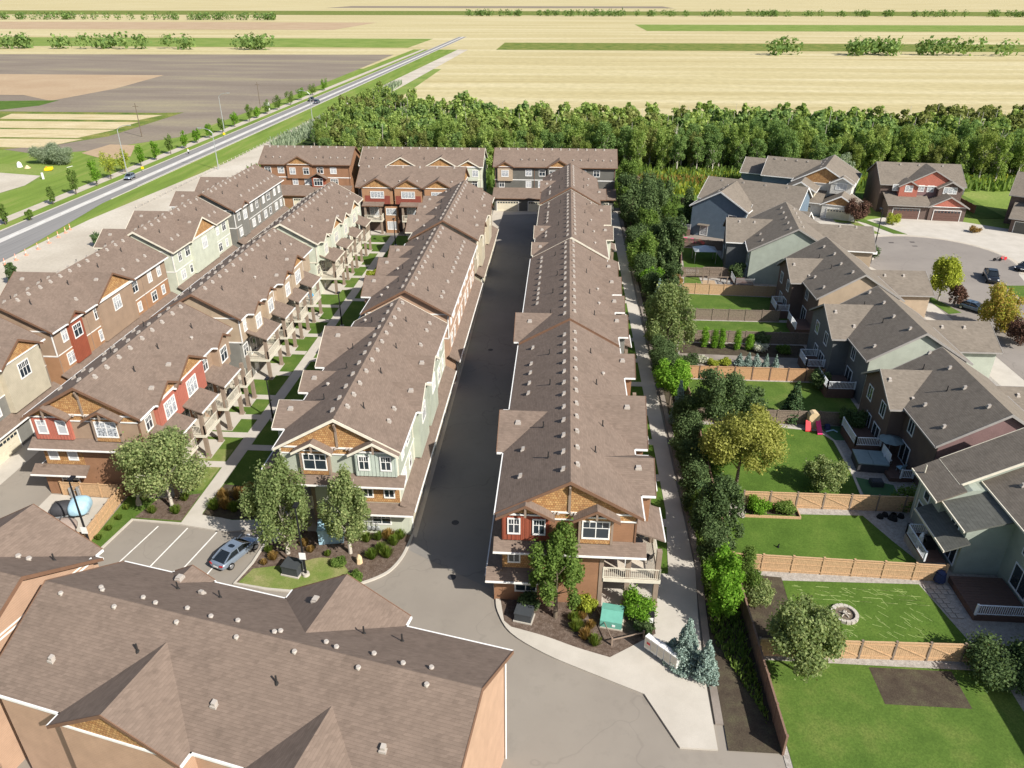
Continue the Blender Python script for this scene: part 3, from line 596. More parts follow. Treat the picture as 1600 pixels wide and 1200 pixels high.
# cross buildings in front of the woods; local +x faces the camera
for nm, x0, y0, L, body, mid, bumps, rk in (('brown three storey block before the woods nearest the main road', -70.3, 180, 21, 'brown', 'brown', [(9.2, 11.2, 6.0, 'pg')], 'btrim'),
        ('light green block with two cedar gables before the woods', -46.6, 180, 28, 'pale', 'pale', [(9.5, 11.3, 6.0, 'pg'), (18.8, 11.4, 6.1, 'pg'), (25, 10.8, 6, 'p')], 'cream'),
        ('dark grey block with cream garage doors at the end of the lane', -15.6, 180.6, 27.6, 'dgrey', 'dgrey', [(2.4, 10.5, 6.0, 'pg'), (14.8, 11.0, 6, 'pg')], 'btrim')):
    b = Bld('townhouse_block', nm, 'townhouse', x0, y0, -90, G_TH, 'roof', 'white', rk, .56, 'white' if rk == 'cream' else 'btrim')
    b.vol('y', 0, L, 0, 5.2, 0, 12.5, 's_' + body)
    b.box('garage_wall', 's_' + mid, 5.2, 8.9, .2, L - .2, 0, 3.0); b.shed('canopy_roof', 5.2, 9.4, -.3, L + .3, 4.5, 3.0, '+x')
    n = int(L / 5.7)
    for i in range(n): b.garage('+x', L / n * (i + .5) - .2, 8.93, 4.4 if i % 2 else 4.9)
    for (yc, zr, out, kd) in bumps:
        wl = b.cross(1, yc, zr, out, 's_tan' if body == 'dgrey' and yc < 5 else 's_' + body, 6.1, gable='shake'); hw = (zr - 9.3) / .56
        for dy in ((-1.6, 1.6) if hw > 2.5 else (0,)): b.win('+x', yc + dy, 7.8, wl + .01, 1.5 if hw < 2.5 else 1.2, 1.3, 2, 2)
    for i in range(int(L / 3.1)):
        y = 1.6 + 3.1 * i
        if all(abs(y - q[0]) > (q[1] - 9.3) / .56 + .4 for q in bumps): b.win('+x', y, 7.9, 5.21, 1.3, 1.25, 2, 2)
        if i % 3 != 1: b.win('+x', y, 5.3, 5.21, 1.6 if i % 2 else 1.1, 1.3, 3 if i % 2 else 2, 2)
    if body == 'brown':
        b.box('red_bay', 'b_red', 5.2, 6.0, 12, 15, 4.2, 6.4)
        r = MB(); [r.slab([(5.2, 13.5, 7.5), (6.6, 13.5, 7.5), (6.6, 13.5 + g * 2.2, 6.3), (5.2, 13.5 + g * 2.2, 6.3)], .15) for g in (-1, 1)]; b.part('dormer_roof', r, 'roof'); b.win('+x', 13.5, 5.4, 6.01, 1.9, 1.5, 3, 2)
    w = MB(); w.box(5.2, 5.25, 0, L, 6.2, 6.38); b.part('trim_board', w, rk if rk == 'cream' else 'white')
    for y in (.2, L * .33, L * .66, L - .2): w = MB(); w.box(5.2, 5.27, y - .06, y + .06, 4.4, 9.3); b.part('downpipe', w, 'btrim' if rk != 'cream' else 'cream')
    for i in range(int(L / 2)): b.vent('box', .45, 1 + 2 * i)
    for i in range(int(L / 1.7)):
        if all(abs(1 + 1.7 * i - q[0]) > (q[1] - 9.3) / .56 for q in bumps): b.vent('cap' if i % 4 else 'pipe', 3.7, 1 + 1.7 * i)
# red and brown building with balconies facing the garden walk
b = Bld('townhouse_block', 'red and brown block with three front gables at the end of the garden walk', 'townhouse', -42, 158.7, -90, G_TH, 'roof', 'white', 'btrim', .56, 'btrim')
b.vol('y', 0, 21.5, 0, 5.2, 0, 12.5, 's_umber', gable='shake')
for yc, zr in ((4.2, 11.3), (10.6, 11.1), (16.8, 11.1)):
    wl = b.cross(1, yc, zr, 6.5, 's_orange', 6.0); b.box('red_panel', 'b_brick', wl, wl + .04, yc - 2.6, yc + 2.6, 6.0, 7.7); b.win('+x', yc, 7.9, wl + .045, 2.6, 1.2, 4, 1, 'curtain')
for yc in (1.2, 7.5, 14, 20): b.win('+x', yc, 7.6, 5.21, .8, 2.0, 1, 2, 'glass')
for y0 in (1.6, 9.4, 16): b.balcony(1, y0, y0 + 3.6, 5.2, 7.8, pz=5.8); b.shed('porch_roof', 5.2, 7.9, y0 - .4, y0 + 4, 6.7, 6.0, '+x'); b.win('+x', y0 + 1.5, 4.2, 5.22, 1.7, 2.0, 2, 1, 'curtain')
for y0 in (6.6, 14): b.box('brown_bay', 's_orange', 5.2, 6.4, y0 - 1, y0 + 1.6, 0, 5.4); b.win('+x', y0 + .3, 4.5, 6.41, 1.9, 1.2, 3, 1, 'curtain'); b.win('+x', y0 + .3, 1.6, 6.41, 1.7, 1.5, 3, 1, 'blind')
for i in range(6): b.vent('box', .4, 1.5 + 3.6 * i); b.vent('cap', 4.2, 1.4 + 3.6 * i)

# near building under the camera and its neighbour on the same skewed axis
AX = math.degrees(math.atan2(-.22, .9755)) - 90
b = Bld('townhouse_block', 'large brown shingle roof closest to the camera with a row of round ridge vents', 'townhouse', -30.9, 33.7, AX, G_TH, 'roof', 'white', 'btrim', .56, 'white')
b.vol('y', 0, 27.8, 0, 5.2, 0, 12.5, 's_tan2', gable=None)
b.cross(-1, 16.8, 11.7, 6.6, 's_tan2', 0, gable='shake'); b.cross(-1, 5.3, 10.2, 5.9, 's_tan2', 6, gable='shake'); b.cross(1, 9.5, 11.7, 6.6, 's_tan2', 0, gable='shake'); b.cross(1, 20.5, 11.2, 6.4, 's_tan2', 0, gable='shake')
for i in range(13): b.vent('cap', -.45 if i % 2 else .5, 1.4 + 2.0 * i + b.rnd.uniform(-.3, .3)).scale = (.8, .8, .8)
for i in range(8): b.vent('cap', -.75, 3.2 + 3.1 * i + b.rnd.uniform(-.4, .4)).scale = (.8, .8, .8)
for x, y in ((-3.3, 6.3), (-3.5, 9.3), (-3.2, 19.6), (-3.4, 22.0), (2.2, 8), (2.0, 17)): b.vent('pipe', x, y)
for x, y in ((-3.4, 8.0), (3.6, 3), (3.6, 14), (3.5, 24)): b.vent('box', x, y)
put('roof_vent', VENTS['sky'], b.r, (-4.6, 5.3, 10.2), 0); put('roof_vent', VENTS['sky'], b.r, (-4.6, 15.6, 11.05), 0)
w = MB(); w.tube((-5.1, 27.9, 0), (-5.1, 27.9, 9.3), .06); b.part('downpipe', w, 'white')
b = Bld('townhouse_block', 'brown roof with tan gable wall at the bottom left corner', 'townhouse', -33.4, 34.1, AX + 180, G_TH, 'roof', 'white', 'btrim', .56, 'white')
b.vol('y', 0, 27, 0, 5.2, 0, 12.5, 's_tan2')
b.cross(1, 5.5, 12.2, 6.5, 's_tan2', 0, gable='shake'); b.cross(1, 14, 11.6, 6.5, 's_tan2', 0, gable='shake')
w = MB(); w.box(-5.2, 5.2, -.05, -.01, 9.3, 9.42); w.box(-5.2, 5.2, -.05, -.01, 9.6, 9.7); w.box(-5.2, 5.2, -.05, -.01, 6.1, 6.25); b.part('trim_board', w, 'white')
b.vent('cap', 2.6, 2.2); b.vent('cap', 2.6, 3.1); b.vent('pipe', 3.5, 1.2); b.vent('cap', .6, 3.4); b.vent('cap', 3.0, 6.0)
for i in range(8): b.vent('cap', -.5, 2 + 3 * i)

# ---- duplex houses beyond the yards
G_H = 'two storey duplex houses with grey roofs'
def duplex(label, y0, y1, body, gablec, ycen, bzr, bhalf, bout=8.1, deck=None, x0=42.65):
    b = Bld('duplex_house', label, 'house', x0, y0 + .4, 0, G_H, 'roofg', 'white', 'greytrim', .62, 'greytrim'); b.ew = 6.05
    L = y1 - y0 - .8
    b.vol('y', 0, L, 0, 5.55, 0, 9.9, gablec, oh=.5, slope=.62)
    # west wing with its own gable end over the yard
    ze = 6.0; yc = ycen - y0 - .4; t = .2; sl = (bzr - ze) / bhalf
    r = MB(); f = MB(); k = MB()
    for g in (-1, 1):
        r.slab([(-(9.9 - bzr) / .62, yc, bzr), (-bout, yc, bzr), (-bout, yc + g * bhalf, ze), (-6.2, yc + g * bhalf, ze)], t)
        f.bar((-6.2, yc + g * (bhalf + .05), ze - .1), (-bout, yc + g * (bhalf + .05), ze - .1), .12, .16)
        k.prism([(-bout, yc, bzr + .03), (-bout, yc + g * bhalf, ze + .03), (-bout, yc + g * bhalf, ze - .2), (-bout, yc, bzr - .24)], (-.05, 0, 0))
    b.part('roof', r, 'roofg'); b.part('gutter', f, 'greytrim'); b.part('rake_board', k, 'greytrim')
    hw = bhalf - .45; ht = bzr - t - sl * hw; xw = -bout + .45
    w = MB(); w.prism([(-5.4, yc - hw, 0), (-5.4, yc + hw, 0), (-5.4, yc + hw, ht), (-5.4, yc, bzr - t), (-5.4, yc - hw, ht)], (xw + 5.4, 0, 0)); b.part('wall', w, body)
    w = MB(); w.box(-5.56, -5.6, 0.02, L - .02, 0, 6.1); b.part('siding_face', w, body)
    for dy in (-1.9, 1.9): b.win('-x', yc + dy, 4.7, xw - .01, 1.1, 1.5, 2, 1, 'glass', 'wrail')
    b.win('-x', yc + .9, 1.5, xw - .01, 1.2, 2.0, 2, 1, 'glass', 'wrail'); b.win('-x', yc - 1.6, 1.35, xw - .01, 1.7, 2.1, 2, 1, 'glass', 'wrail')
    for dy, z, w_, h_ in ((-hw - 1.8, 4.7, 1.1, 1.4), (-hw - 1.8, 1.5, 1.9, 2.0), (hw + 2.0, 4.7, 1.1, 1.4)):
        if 0 < yc + dy < L: b.win('-x', yc + dy, z, -5.61, w_, h_, 2, 1, 'glass', 'wrail')
    # east garage wing
    b.vol('x', 5.4, 13.2, yc + .5, 4.2, 0, 6.7, gablec, oh=.45, slope=.5); b.vol('x', 5.4, 11.4, L - 3.4, 3.1, 0, 5.6, gablec, oh=.4, slope=.5)
    b.garage('+x', yc + .5, 13.23, 4.9, 2.2, 'garageb')
    r = b.rnd
    for i in range(4): b.vent('box', -.9 - .3 * (i % 2), 2 + 4.2 * i, 9.9, 0, .62); b.vent('box', -4.6, 1.8 + 4.4 * i, 9.9, 0, .62) if abs(1.8 + 4.4 * i - yc) > bhalf else None
    b.vent('pipe', -2.6, yc + 1, 9.9, 0, .62); b.vent('pipe', -2.4, yc - bhalf, 9.9, 0, .62)
    for xx in (-6.9, -5.0): put('roof_vent', VENTS['box'], b.r, (xx, yc - (1.2 if xx < -6 else 3.2), bzr - sl * (1.2 if xx < -6 else 3.2)), 0)
    for xx in (7.2, 10): put('roof_vent', VENTS['box'], b.r, (xx, yc - .6, 6.15), 0)
    return b
H5 = duplex('dark umber house with maroon side wall above the hot tub yard', 63.9, 79.0, 's_umber', 's_maroon', 75.6, 8.6, 4.3, 7.6)
H4 = duplex('slate grey house with pale green gable behind the orange fence', 82.8, 98.6, 's_slate', 's_sagegreen', 94.3, 8.8, 5.0, 8.1)
H3 = duplex('brown house with tan gable beside the cul de sac', 103.1, 121.4, 's_umber', 's_tan', 114.3, 8.5, 4.3, 7.9)
# near sage house at the right edge
b = Bld('sage_house', 'sage green house with porch roofs at the bottom right corner', 'house', 42.6, 42.6, 0, G_H, 'roofg', 'white', 'cream', .62, 'cream')
b.vol('y', 15.2, 18.6, 0, 5.9, 0, 9.9, 's_green', oh=.7, slope=.55); b.vol('y', -14, 15.6, 1.3, 5.3, 0, 9.7, 's_green', oh=.6, slope=.55)
w = MB(); w.prism([(-8.2, 14, 0), (-4.05, 14, 0), (-4.05, 14, 6.3), (-5.9, 14, 6.2), (-8.2, 14, 5.0)], (0, 4.4, 0)); b.part('wall', w, 's_green')
w = MB(); w.prism([(-7.7, 10.2, 0), (-3.95, 10.2, 0), (-3.95, 10.2, 6.1), (-7.7, 10.2, 4.9)], (0, 3.8, 0)); b.part('wall', w, 's_green')
for nm, m, ya, yb, xa, xb, zt, zb_ in (('roof', 'roofg', 13.7, 19.0, -8.8, -6.55, 6.32, 5.08), ('porch_roof', 'roofd', 9.7, 13.95, -8.2, -3.9, 6.4, 5.0), ('porch_roof', 'roofd', 9.4, 15.4, -9.5, -7.6, 4.0, 3.1)):
    q = MB(); q.slab([(xa, ya, zb_), (xb, ya, zt), (xb, yb, zt), (xa, yb, zb_)], .15); b.part(nm, q, m)
    q = MB(); q.bar((xa - .05, ya, zb_ - .08), (xa - .05, yb, zb_ - .08), .1, .18); b.part('gutter', q, 'cream')
for y, z, w_, h_, off in ((12.0, 4.2, 1.2, 1.1, -7.71), (16.4, 3.9, .9, 1.1, -8.21), (17.0, 2.0, .8, 1.0, -8.21), (11.4, 1.7, 1.5, 2.0, -7.71), (13.3, 1.7, .9, 1.1, -7.71), (7.6, 4.9, 1.4, 1.5, -4.01), (7.4, 1.9, 2.2, 2.0, -4.01), (4.6, 1.7, .9, 1.3, -4.01), (2.4, 4.6, 1.3, 1.4, -4.01), (2.0, 1.4, .9, 1.9, -4.01)):
    b.win('-x', y, z, off, w_, h_, 2 if w_ > 1 else 1, 1, 'glass', 'wrail')
for i in range(4): b.vent('box', -1.6 - (i % 2), 1 + 4 * i, 9.7, 1.3, .55)
q = MB(); q.box(-4.07, -4.01, 5.9, 6.02, 0, 6.2); b.part('downpipe', q, 'cream'); q = MB(); q.box(-8.27, -8.2, 17.8, 17.92, 0, 6.2); b.part('downpipe', q, 'cream')

# green gabled house, blue house, white house, red duplex, corner house
b = Bld('green_house', 'pale green gable wall house with brown grey roof near the tan fence', 'house', 39.3, 125.3, -7.5, G_H, 'roofg', 'white', 'greytrim', .56, 'white')
b.vol('y', 0, 17.5, 0, 7.0, 0, 10.1, 's_green', oh=.55); b.vol('x', -10.5, -2, 10.5, 4.9, 0, 8.6, 's_slate', oh=.45, ends=(1, 0), inner=('hi', -2.8, -6.9)); b.vol('x', 2, 13.6, 10, 4.9, 0, 8.4, 's_tan', oh=.45, ends=(0, 1), inner=('lo', 3.0, 7.0))
b.win('-x', 8.8, 4.2, -10.52, 1.1, 1.4, 2, 1, 'glass', 'wrail'); b.win('-x', 12.3, 1.6, -10.52, 1.6, 2, 2, 1, 'glass', 'wrail'); b.win('-x', 2.6, 1.5, -7.02, 1.5, 2, 2, 1, 'glass', 'wrail'); b.win('-x', 2.6, 4.6, -7.02, 1.0, 1.3, 2, 1, 'glass', 'wrail')
for i in range(5): b.vent('box', -1.0, 1.5 + 3.4 * i, 10.1); b.vent('box', -5.2, 1.8 + 3.6 * i, 10.1) if i < 2 else None; b.vent('box', 1.2, 3 + 3 * i, 10.1)
for xx in (-8.6, -6.0, 8.5, 11.2): put('roof_vent', VENTS['box'], b.r, (xx, 9.6, 8.1), 0)
b = Bld('blue_house', 'slate blue gable wall house with a red window box edge behind the weathered fence', 'house', 31.6, 152.9, -27, G_H, 'roofg', 'white', 'white', .58, 'white')
b.r['label'] = 'slate blue gable wall house behind the weathered fence'
b.vol('y', 0, 14, 0, 5.5, 0, 9.6, 's_blue', oh=.5, ends=(1, 0)); b.vol('x', -5.8, 14, 11.5, 6.0, 0, 9.8, 's_blue', oh=.5, slope=.5)
b.vol('x', 6, 16.5, 4, 4.2, 0, 6.8, 's_white', oh=.4, slope=.5)
b.win('-y', 2.9, 4.2, -.01, 1.5, 1.6, 1, 1, 'glass'); b.win('-y', -2.6, 1.3, -.01, 1.4, 1.9, 1, 1, 'curtain'); b.box('porch_roof', 'roofg', -3.8, -1.5, -1.2, 0, 2.5, 2.62)
for i in range(4): b.vent('box', -1.0, 2 + 3 * i, 9.6, 0, .58); b.vent('box', -3 + 4.5 * i, 10.6, 9.8 - .5 * .9 + .0, -3 + 4.5 * i, .58)
b = Bld('white_house', 'white fronted house with two orange cedar gables beside the cul de sac', 'house', 59.0, 177.0, -24, G_H, 'roofg', 'white', 'white', .56, 'white')
b.vol('y', 0, 15, 0, 6.3, 0, 9.9, 's_white', oh=.5, gable='shake'); b.vol('x', -14, -2, 9.5, 5.6, 0, 9.4, 's_blue', oh=.5, ends=(1, 0)); b.vol('x', -20, -8, 13.5, 4.6, 0, 8.0, 's_blue', oh=.5)
b.vol('y', -5.6, 0, -3.9, 3.1, 4.0, 7.3, 's_beige', oh=.4, gable=None); b.vol('y', -6.6, 0, 5.0, 3.6, 0, 5.3, 's_white', oh=.45, gable='shake')
b.vol('y', -1.8, 0, 4.2, 2.2, 4.5, 8.3, 's_white', oh=.4, gable='s_white'); b.box('garage_wall', 's_white', -7, 1.2, -5.4, 0, 0, 3.0); b.shed('porch_roof', -7.6, 1.2, -6.2, 0, 4.6, 3.0, '-y')
b.win('-y', -3.9, 5.3, -5.61, 2.4, 1.3, 4, 1, 'blind'); b.win('-y', 4.2, 6.2, -1.81, 2.2, 1.2, 3, 1, 'blind'); b.garage('-y', 5.0, -6.63, 4.8); b.garage('-y', -3.4, -5.43, 4.8)
for i in range(4): b.vent('box', -1.2, 2 + 3.4 * i, 9.9); b.vent('box', -5 - 2.5 * i, 8.6, 9.0, -5 - 2.5 * i)
b = Bld('red_duplex', 'dark duplex with red board gables and two brown garage doors by the cul de sac', 'house', 80.6, 176.6, -6.7, G_H, 'roofg', 'white', 'greytrim', .56, 'greytrim')
b.vol('x', -8.6, 8.6, 5.5, 6.5, 0, 10.0, 's_umber', oh=.5, slope=.52); b.vol('y', -2.2, 5, 1.6, 6.0, 0, 10.0, 's_maroon', oh=.45, slope=.56, gable='b_redg', ends=(1, 0))
b.vol('y', -3.0, 0, -3.3, 1.9, 3.5, 7.7, 'b_redg', oh=.35); b.vol('y', -3.4, 0, 5.1, 2.3, 3.5, 7.9, 's_umber', oh=.35)
b.box('garage_wall', 's_umber', -7.6, 7.8, -6.6, 0, 0, 3.1); b.shed('porch_roof', -8.1, 1.0, -7.2, 0, 4.9, 3.1, '-y'); b.vol('y', -6.9, 0, 4.4, 3.7, 0, 5.4, 's_umber', oh=.45, gable='b_redg')
for x in (-3.9, 4.4): b.garage('-y', x, -6.95 if x > 0 else -6.63, 5.4, 2.3, 'garageb')
for x, y, w_ in ((-5.8, -2.21, 1.2), (-3.3, -3.01, 1.4), (-.6, -2.21, 1.2), (1.4, -2.21, 1.2), (5.1, -3.41, 2.6)): b.win('-y', x, 5.9, y, w_, 1.2, 3 if w_ > 2 else 2, 1, 'curtain')
for x in (-4, 0, 5): b.vent('box', x, 4.6, 9.6, x)
b = Bld('corner_house', 'brown grey house with wide garage at the right picture edge of the cul de sac', 'house', 104, 164, -32, G_H, 'roofg', 'white', 'greytrim', .56, 'greytrim')
b.vol('x', -9, 10, 6, 6.3, 0, 10.0, 's_umber', oh=.5); b.vol('y', -2.5, 5, 0, 4.6, 0, 9.4, 's_slate', oh=.45, ends=(1, 0)); b.win('-y', 0, 5.6, -2.51, 1.8, 1.4, 2, 1, 'blind'); b.win('-y', -3.4, 5.6, -2.51, 1.0, 1.2, 1, 1, 'blind')
b.box('garage_wall', 's_umber', -7.4, 8.5, -7.5, 0, 0, 3.0); b.shed('porch_roof', -8.0, 9, -8.2, 0, 5.0, 3.0, '-y'); b.garage('-y', -3.6, -7.53, 6.0, 2.3, 'garaged'); b.garage('-y', 4.4, -7.53, 6.0, 2.3, 'garaged')
for x in (-4, 0, 5): b.vent('box', x, 5.2, 9.6, x)

# ------------------------------------------------------------------ the ground
sheet('ground', rect(-9000, 9000, -400, 14000), 0, M['grass'])
sheet('far_field', rect(-9000, 9000, 520, 13000), .012, M['stubble'])
sheet('yellow_field', [(-62, 262), (140, 262), (300, 272), (420, 275), (420, 640), (-82, 640), (-78, 380)], .036, M['stubble'])
for i, (a, m) in enumerate([(rect(-1500, -140, 720, 860), 'grass'), (rect(-60, 900, 700, 800), 'meadow'), (rect(-2200, -300, 1050, 1300), 'tanfield'), (rect(100, 2300, 1050, 1250), 'grass'), (rect(-3000, 3000, 1700, 2050), 'meadow'), (rect(-700, 300, 2400, 2700), 'brownfield')]): sheet('distant_field', a, .06 + .01 * i, M[m])
sheet('ploughed_field', [(-133, 262), (-150, 236), (-162, 229), (-235, 262), (-262, 330), (-520, 350), (-520, 620), (-136, 640), (-131, 400)], .03, M['brownfield'])
sheet('tan_field', [(-262, 372), (-236, 352), (-232, 400), (-240, 470), (-700, 470), (-700, 372)], .05, M['tanfield'])
sheet('green_crop', [(-258, 350), (-233, 354), (-231, 336), (-239, 322), (-300, 318), (-340, 345)], .05, M['lawnd'])
sheet('field_headland', [(-166, 246), (-158, 262), (-158, 320), (-168, 318), (-260, 318), (-300, 290), (-260, 232), (-184, 232)], .045, M['meadow'])
for p in ([(-300, 240), (-182, 240), (-168.3, 239), (-163.5, 256), (-300, 251)], [(-300, 257.5), (-166.9, 258), (-163, 275.5), (-300, 271)], [(-310, 277), (-163.8, 277), (-163.5, 293.5), (-310, 291)], [(-223, 298), (-166.4, 298), (-163, 312), (-227, 311.5)]): sheet('grain_strip', p, .07, M['strip'])
sheet('tan_patch', [(-150, 232), (-136, 222), (-132, 228), (-140, 246), (-149, 247)], .06, M['tanfield'])
sheet('gravel_yard', [(-170, 206), (-142.5, 200), (-139.5, 188.6), (-141, 176), (-170, 170)], .05, M['dirt'])
sheet('ground_verge', [(-136, 100), (-90, 100), (-90, 700), (-131, 700), (-131, 262), (-150, 232), (-170, 232), (-170, 215), (-140, 214)], .025, M['verge'])
sheet('foot_path', [(-124.2, 60), (-121, 60), (-121, 700), (-124.2, 700)], .06, M['gutter']).data.materials[0] = M['concrete']
sheet('road', [(-118.2, 40), (-103.5, 40), (-104.2, 132), (-109.2, 172), (-109.4, 900), (-117.8, 900)], .07, M['road'])
sheet('road_median', rect(-114.2, -112.3, 40, 900), .078, M['roadpale'])
strip('kerb', [(-117.9, 40), (-117.6, 900)], .3, .16, M['concw']); strip('kerb', [(-109.3, 176), (-109.2, 900)], .25, .14, M['concw'])
b = MB(); [b.box(-113.3, -113.1, y, y + 3, .07, .084) for y in np.arange(45, 640, 9)]; [b.box(-110.0, -109.85, y, y + 60, .07, .082) for y in np.arange(190, 700, 60)]; tag(b.build('lane_marking', M['paint']), kind='structure')
sheet('dirt_strip', [(-103.6, 40), (-68, 40), (-68, 166), (-84, 200), (-89, 262), (-86, 420), (-84, 700), (-93, 700), (-99, 300), (-99, 220), (-104.2, 158), (-104.3, 130)], .056, M['dirt'])
sheet('meadow', [(-85, 186), (17, 186), (18, 165), (46, 190), (80, 204), (240, 204), (240, 230), (-85, 230)], .03, M['meadow'])
sheet('forest_floor', [(-88, 230), (-78, 206), (20, 214), (116, 206), (260, 206), (262, 292), (120, 275), (-40, 268), (-84, 372)], .04, M['forestfloor'])
# townhouse complex: asphalt first, raised lawns and walks on top
sheet('asphalt_yard', rect(-63, 16, 8, 176), .02, M['asphalt'])
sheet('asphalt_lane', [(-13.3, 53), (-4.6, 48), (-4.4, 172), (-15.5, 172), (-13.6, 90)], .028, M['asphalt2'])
sheet('concrete_apron', [(-15.6, 150), (-13.6, 150), (-13.2, 168), (-4.2, 169.6), (12, 169.6), (12, 172), (-15.6, 172)], .036, M['concrete'])
strip('gutter', [(-12.75, 54.6), (-12.9, 100), (-13.3, 150)], .5, .045, M['concrete'], .03); strip('gutter', [(-4.9, 47.5), (-4.9, 168)], .4, .045, M['gutter'], .03)
sheet('garden_lawn', [(-40.2, 55.5), (-24.3, 54.9), (-24.3, 150), (-41.5, 150), (-41.5, 59)], .14, M['lawn'], thick=.14)
sheet('garden_walk', [(-35.2, 55.0), (-33.8, 55.0), (-33.5, 90), (-33.6, 150), (-35, 150), (-34.9, 90)], .16, M['concw'], thick=.1)
for y in (64.5, 70.5, 74.6, 79.5, 86.0, 92.5, 98.5, 104, 110, 118, 124, 130, 138, 144): sheet('entry_walk', rect(-40.4, -35.0, y, y + 1.1), .158, M['concw'], thick=.1)
for y in (68, 78, 90.4, 101, 113, 122, 134): sheet('entry_walk', rect(-33.7, -26, y, y + 1.1), .158, M['concw'], thick=.1)
sheet('front_walk', [(-35.2, 55.0), (-30.5, 54.2), (-27.6, 54.9), (-26.6, 53.3), (-25.2, 52.9), (-25, 54.2), (-26.5, 56.2), (-30.5, 55.8), (-35.1, 56.9)], .163, M['concw'], thick=.12)
sheet('planting_bed', [(-40.0, 55.6), (-35.3, 55.4), (-35.3, 59.8), (-39.2, 58.6)], .165, M['mulch'], thick=.1); sheet('planting_bed', [(-33.7, 56.4), (-30.5, 55.9), (-26.6, 56.3), (-26.6, 60.8), (-33.6, 61.5)], .165, M['soil'], thick=.1)
sheet('dry_grass', [(-40.6, 60.5), (-35.4, 60.4), (-35.3, 68), (-40.6, 68)], .15, M['lawndry'])
# left lane, pad and its fence
sheet('concrete_pad', [(-50.2, 52.5), (-45.0, 50.5), (-42.3, 51.5), (-42.9, 58.3), (-50.3, 58.7)], .16, M['concw'], thick=.14); sheet('concrete_apron', rect(-59.3, -56.6, 47, 160), .04, M['concw'])
sheet('verge_strip', [(-42.2, 50.2), (-41.0, 49.9), (-40.3, 55.6), (-41.0, 59), (-42.4, 59)], .13, M['lawn'], thick=.13)
strip('kerb', [(-41.2, 48), (-40.9, 50.0), (-40.1, 55.3), (-35.3, 55.0), (-30.5, 54.2), (-27.7, 54.7), (-26.2, 53.0)], .22, .17, M['concw'])
b = MB()
for a, c in (((-37.2, 54.6), (-38.6, 47.5)), ((-34.3, 54.5), (-35.5, 47.3)), ((-31.3, 54.1), (-32.5, 47.2)), ((-28.9, 54), (-30.0, 47.0))): b.bar((*a, .03), (*c, .03), .12, .008)
tag(b.build('parking_line', M['paint']), kind='structure')
# island with lawn and bark bed in front of the sage block
isl = [(-26.1, 53.2), (-26.3, 50), (-26.9, 47.4), (-24, 46.9), (-20.5, 46.7), (-17.8, 47.2)] + curve([(-16.3, 48.0), (-14.9, 48.9), (-13.9, 50.0), (-13.2, 52), (-12.9, 54.8)], 4) + [(-24.4, 55.0)]
sheet('bark_bed', isl, .13, M['mulch'], thick=.13)
sheet('island_lawn', [(-26.0, 49.3), (-26.6, 47.5), (-24, 47.05), (-20.5, 46.85), (-17.9, 47.35), (-17.2, 48.2)] + curve([(-17.6, 49.6), (-18.8, 50.8), (-20.6, 51.1), (-22.6, 50.2), (-26, 49.3)], 4), .142, M['lawndry'], thick=.05)
strip('kerb', isl[:6] + isl[6:-1], .24, .19, M['concw'])
# front of the right end block
bed = [(-4.3, 47.1), (-3.6, 44.5)] + curve([(-3.0, 44.0), (-.3, 43.2), (2.2, 42.2), (4.7, 41.4)], 3) + [(8.4, 44.0), (8.5, 47.0)]
sheet('bark_bed', bed, .15, M['mulch'], thick=.13)
sheet('corner_walk', curve([(-4.5, 47.1), (-4.2, 45.6), (-3.0, 43.4), (-.3, 41.5), (3.1, 39.9), (7, 38.2)], 4) + [(9, 34), (11.5, 34), (11.6, 40.6), (12.0, 46), (12.6, 51.5), (12.6, 60), (12.7, 172), (10.9, 172), (11.0, 60), (10.2, 51), (8.4, 51), (8.4, 44.0), (4.7, 41.4)] + curve([(4.7, 41.4), (2.2, 42.2), (-.3, 43.2), (-3.0, 44.0)], 3)[1:] + [(-3.6, 44.6), (-4.1, 47.1)], .17, M['concw'], thick=.15)
sheet('garden_lawn', [(8.4, 51), (10.2, 51), (11.0, 60), (10.9, 165), (6, 165), (6, 51)], .14, M['lawnd'], thick=.12)
for y in (57.5, 65, 72, 78.6, 86, 93, 100, 108, 115, 124, 133, 142, 150): sheet('entry_walk', rect(6.5, 11, y, y + 1.2), .165, M['concw'], thick=.12)
strip('gutter', [(11.95, 36), (12.1, 41), (12.5, 47), (13.0, 53), (13.2, 62), (13.3, 105), (13.3, 172)], .55, .2, M['gutter'], .15)
sheet('shrub_strip', [(12.2, 34), (15.8, 34), (15.6, 54), (16.2, 86), (15.9, 95), (17.9, 104), (19.4, 118), (21.2, 128), (23.9, 147), (24, 186), (13.4, 186), (13.5, 62), (12.6, 46)], .1, M['soil'])
# neighbours' yards
sheet('yard_lawn', rect(16.2, 33.5, 31, 42), .082, M['lawn']); sheet('yard_soil', rect(24, 30, 38.5, 41.8), .088, M['soil'])
sheet('neighbour_ground', [(15.8, 30), (60, 30), (60, 170), (24, 186), (23.9, 147), (21.2, 128), (19.4, 118), (17.9, 104), (15.9, 95), (16.2, 86), (15.6, 54)], .06, M['gravel'])
sheet('yard_lawn', [(19.9, 50.9), (31.4, 51.2), (32.7, 44.9), (32.2, 43.3), (23.0, 43.0), (19.6, 45)], .085, M['lawnd']); sheet('yard_soil', [(15.9, 43), (19.8, 43), (19.9, 51.3), (15.9, 51.6)], .075, M['soil'])
b = MB(); r9 = random.Random(3)
for i in range(70):
    x = r9.uniform(20.5, 30.5); y = r9.uniform(45.2, 50.6); b.bar((x, y, .088), (x + r9.uniform(.2, .8), y + r9.uniform(-.9, -.1), .088), .028, .006)
